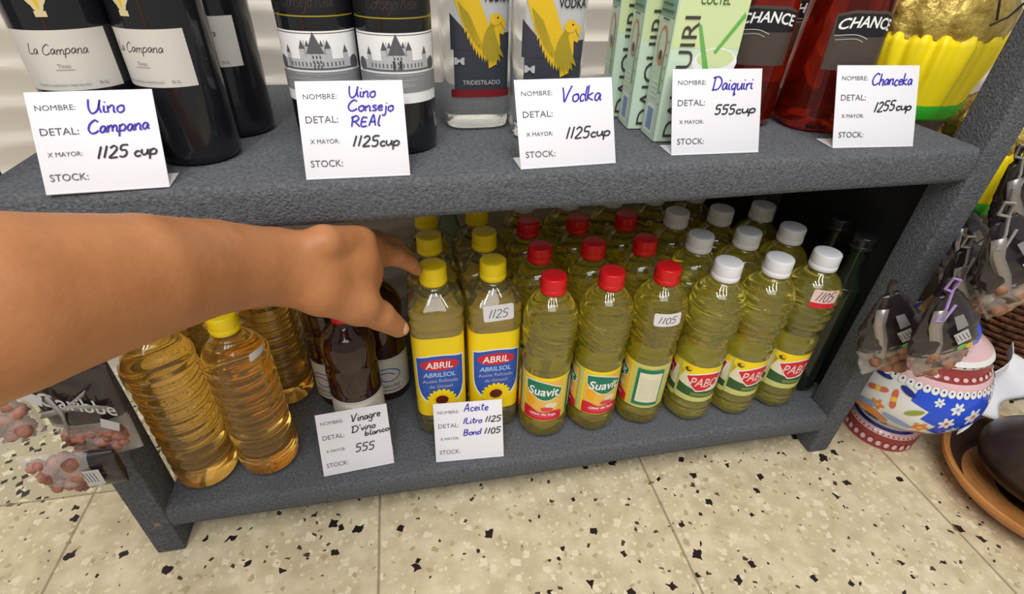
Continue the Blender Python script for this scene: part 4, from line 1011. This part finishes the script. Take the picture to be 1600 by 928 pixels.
# ------------------------------------------------------------ the arm and hand: one smooth surface grown round a skeleton
def skin_surface(caps, vox, kf):
    """caps: (a, b, ra, rb, squash axis or None); smooth union, then surface nets"""
    lo = np.min([np.minimum(c[0], c[1]) - max(c[2], c[3]) for c in caps], axis=0) - 3 * vox
    hi = np.max([np.maximum(c[0], c[1]) + max(c[2], c[3]) for c in caps], axis=0) + 3 * vox
    n = np.ceil((hi - lo) / vox).astype(int) + 1
    D = np.full(tuple(n), 1.0, dtype=np.float32)
    for (a, b, ra, rb, k) in caps:
        a = np.array(a); b = np.array(b); mr = max(ra, rb) + .03
        i0 = np.maximum(((np.minimum(a, b) - mr - lo) / vox).astype(int), 0); i1 = np.minimum(((np.maximum(a, b) + mr - lo) / vox).astype(int) + 2, n)
        g = np.meshgrid(*[lo[q] + vox * np.arange(i0[q], i1[q]) for q in range(3)], indexing='ij')
        px = [g[q] - a[q] for q in range(3)]; ab = b - a; L2 = float(ab @ ab)
        t = np.clip((px[0] * ab[0] + px[1] * ab[1] + px[2] * ab[2]) / L2, 0, 1)
        d = np.sqrt(sum((px[q] - t * ab[q]) ** 2 for q in range(3))) - (ra + (rb - ra) * t)
        sl = tuple(slice(i0[q], i1[q]) for q in range(3)); o_ = D[sl]; kk = k or kf
        h = np.clip(.5 + .5 * (o_ - d) / kk, 0, 1)
        D[sl] = o_ * (1 - h) + d * h - kk * h * (1 - h)
    ins = D < 0
    c8 = np.zeros(tuple(n - 1), dtype=np.int8)
    for dx in (0, 1):
        for dy in (0, 1):
            for dz in (0, 1): c8 += ins[dx:n[0] - 1 + dx, dy:n[1] - 1 + dy, dz:n[2] - 1 + dz]
    cells = np.argwhere((c8 > 0) & (c8 < 8)); idx = -np.ones(tuple(n - 1), dtype=np.int64); idx[tuple(cells.T)] = np.arange(len(cells))
    acc = np.zeros((len(cells), 3)); cnt = np.zeros(len(cells))
    corners = [(x, y, z) for x in (0, 1) for y in (0, 1) for z in (0, 1)]
    for A_ in corners:
        for q in range(3):
            if A_[q]: continue
            B_ = list(A_); B_[q] = 1
            da = D[tuple((cells + A_).T)]; db = D[tuple((cells + B_).T)]; mk = (da < 0) != (db < 0)
            t = np.where(mk, da / np.where(mk, da - db, 1), 0); p_ = np.tile(np.array(A_, float), (len(cells), 1)); p_[:, q] = t
            acc[mk] += p_[mk]; cnt[mk] += 1
    V = lo + vox * (cells + acc / cnt[:, None])
    F = []
    for q in range(3):
        u, v = (q + 1) % 3, (q + 2) % 3
        s0 = [slice(1, n[k] - 1) for k in range(3)]; s0[q] = slice(0, n[q] - 1); s1 = list(s0); s1[q] = slice(1, n[q])
        a_, b_ = ins[tuple(s0)], ins[tuple(s1)]
        e = np.argwhere(a_ != b_); off = np.array([1, 1, 1]); off[q] = 0; e = e + off
        if len(e) == 0: continue
        sa = ins[tuple(e.T)]
        du = np.zeros(3, int); du[u] = 1; dv = np.zeros(3, int); dv[v] = 1
        quad = np.stack([idx[tuple((e - du - dv).T)], idx[tuple((e - dv).T)], idx[tuple(e.T)], idx[tuple((e - du).T)]], 1)
        quad[~sa] = quad[~sa][:, ::-1]; F.append(quad)
    return V, np.concatenate(F)
J = dict(sh=(.02, -.62, .60), elb=(.060, -.262, .452), a1=(.1711, -.1924, .4565), a3=(.2154, -.1415, .4370), a4=(.2395, -.0945, .4135), wr=(.2731, -.0554, .3877),
 pc=(.3005, -.0397, .3742), pm=(.3303, -.019, .3632), h1=(0.314, -0.0445, 0.4011), h2=(0.3394, -0.0085, 0.3805), i1=(.352, .0355, .3411), i2=(.3697, .0524, .3265), i3=(.3842, .0668, .3073), i4=(.3923, .0771, .2907),
 m1=(.3489, .0523, .3462), m2=(.3671, .0784, .327), m3=(.3800, .0890, .3049), m4=(.3840, .0940, .2883), r1=(.334, .0313, .3299), r2=(.342, .0494, .3053), r3=(.3347, .0507, .2876), r4=(.3227, .0361, .2986),
 k1=(.3297, .0177, .3185), k2=(.3383, .0298, .2944), k3=(.3317, .0239, .2843), k4=(.3221, .0155, .287), t0=(.3061, -.0609, .362), t1=(.3348, -.0471, .3342), t2=(.3523, -.0363, .311), t3=(.3676, -.0264, .2858), nl=(.3343, -.0092, .3433))
def C(a, b, ra, rb, k=None): return (J[a], J[b], ra, rb, k)
caps = [C('sh', 'elb', .054, .048), C('elb', 'a1', .050, .0500, .002), C('a1', 'a3', .0500, .0415, .002), C('a3', 'a4', .0415, .0365, .002), C('a4', 'wr', .0365, .0325, .002),
        C('wr', 'pc', .0320, .029, .004), C('wr', 'h1', .024, .0155, .006), C('h1', 'h2', .0155, .0160, .006), C('pc', 'pm', .029, .025, .004), C('h2', 'm1', .0155, .0130, .006), C('pm', 'i1', .020, .0145), C('pc', 'nl', .027, .021), C('pm', 'k1', .022, .013), C('pm', 'r1', .022, .014),
        C('i1', 'i2', .0145, .0118, .005), C('i2', 'i3', .0118, .0096, .003), C('i3', 'i4', .0096, .0076, .003),
        C('m1', 'm2', .0128, .0105, .005), C('m2', 'm3', .0105, .0085, .003), C('m3', 'm4', .0085, .0072, .003),
        C('r1', 'r2', .0112, .0095, .005), C('r2', 'r3', .0095, .0082, .003), C('r3', 'r4', .0082, .007, .003),
        C('k1', 'k2', .010, .0085, .005), C('k2', 'k3', .0085, .0075, .003), C('k3', 'k4', .0075, .0065, .003),
        C('wr', 't0', .027, .0215), C('t0', 't1', .0215, .0185, .006), C('nl', 't1', .020, .017), C('t1', 't2', .0178, .0150, .005), C('t2', 't3', .0150, .0108, .003)]
V, F = skin_surface(caps, .0019, .012)
me = bpy.data.meshes.new('person'); me.from_pydata(V.tolist(), [], F.tolist()); me.update()
bm = bmesh.new(); bm.from_mesh(me)
for _ in range(9): bmesh.ops.smooth_vert(bm, verts=bm.verts, factor=.5, use_axis_x=True, use_axis_y=True, use_axis_z=True)
bmesh.ops.recalc_face_normals(bm, faces=bm.faces); bm.to_mesh(me); bm.free()
me.polygons.foreach_set('use_smooth', [True] * len(me.polygons))
skin = noisy(mat('skin', s2l(190, 128, 84), .48, spec=.35, sss=.15, bump=(140, .25, .002)), s2l(168, 110, 68), s2l(182, 124, 82), 30, .3, .7)
me.materials.append(skin)
arm = bpy.data.objects.new('person', me); COL.objects.link(arm)
tag(arm, 'person whose bare tanned left arm reaches in from the left, fingers at a yellow cap', 'person')
# thumbnail and index nail
nailm = mat('nail', s2l(222, 160, 130), .3, coat=.3)
def nail(tip, prev, toward, w, l, name='fingernail', off=.0):
    tip, prev, toward = Vector(tip), Vector(prev), Vector(toward).normalized()
    d_ = (tip - prev).normalized(); n_ = (toward - toward.dot(d_) * d_).normalized(); s_ = d_.cross(n_)
    bm = bmesh.new(); NU, NV = 8, 8; vs = []
    for j in range(NV + 1):
        for i in range(NU + 1):
            u = i / NU * 2 - 1; v = j / NV * 2 - 1
            k = 1 - .12 * v * v * (1 if v > 0 else .4)
            vs.append(bm.verts.new(tip + d_ * (v * l / 2) + s_ * (u * w / 2 * k) + n_ * (off - .22 * w * u * u - .0012 * (v + .2) ** 2)))
    for j in range(NV):
        for i in range(NU): q = j * (NU + 1) + i; bm.faces.new((vs[q], vs[q + 1], vs[q + NU + 2], vs[q + NU + 1]))
    bmesh.ops.recalc_face_normals(bm, faces=bm.faces)
    o = link_bm(name, bm, nailm, arm); md = o.modifiers.new('s', 'SOLIDIFY'); md.thickness = .0009; return o
nail(J['t3'], J['t2'], (.75, -.45, .3), .0130, .0140, 'thumbnail', .0112)
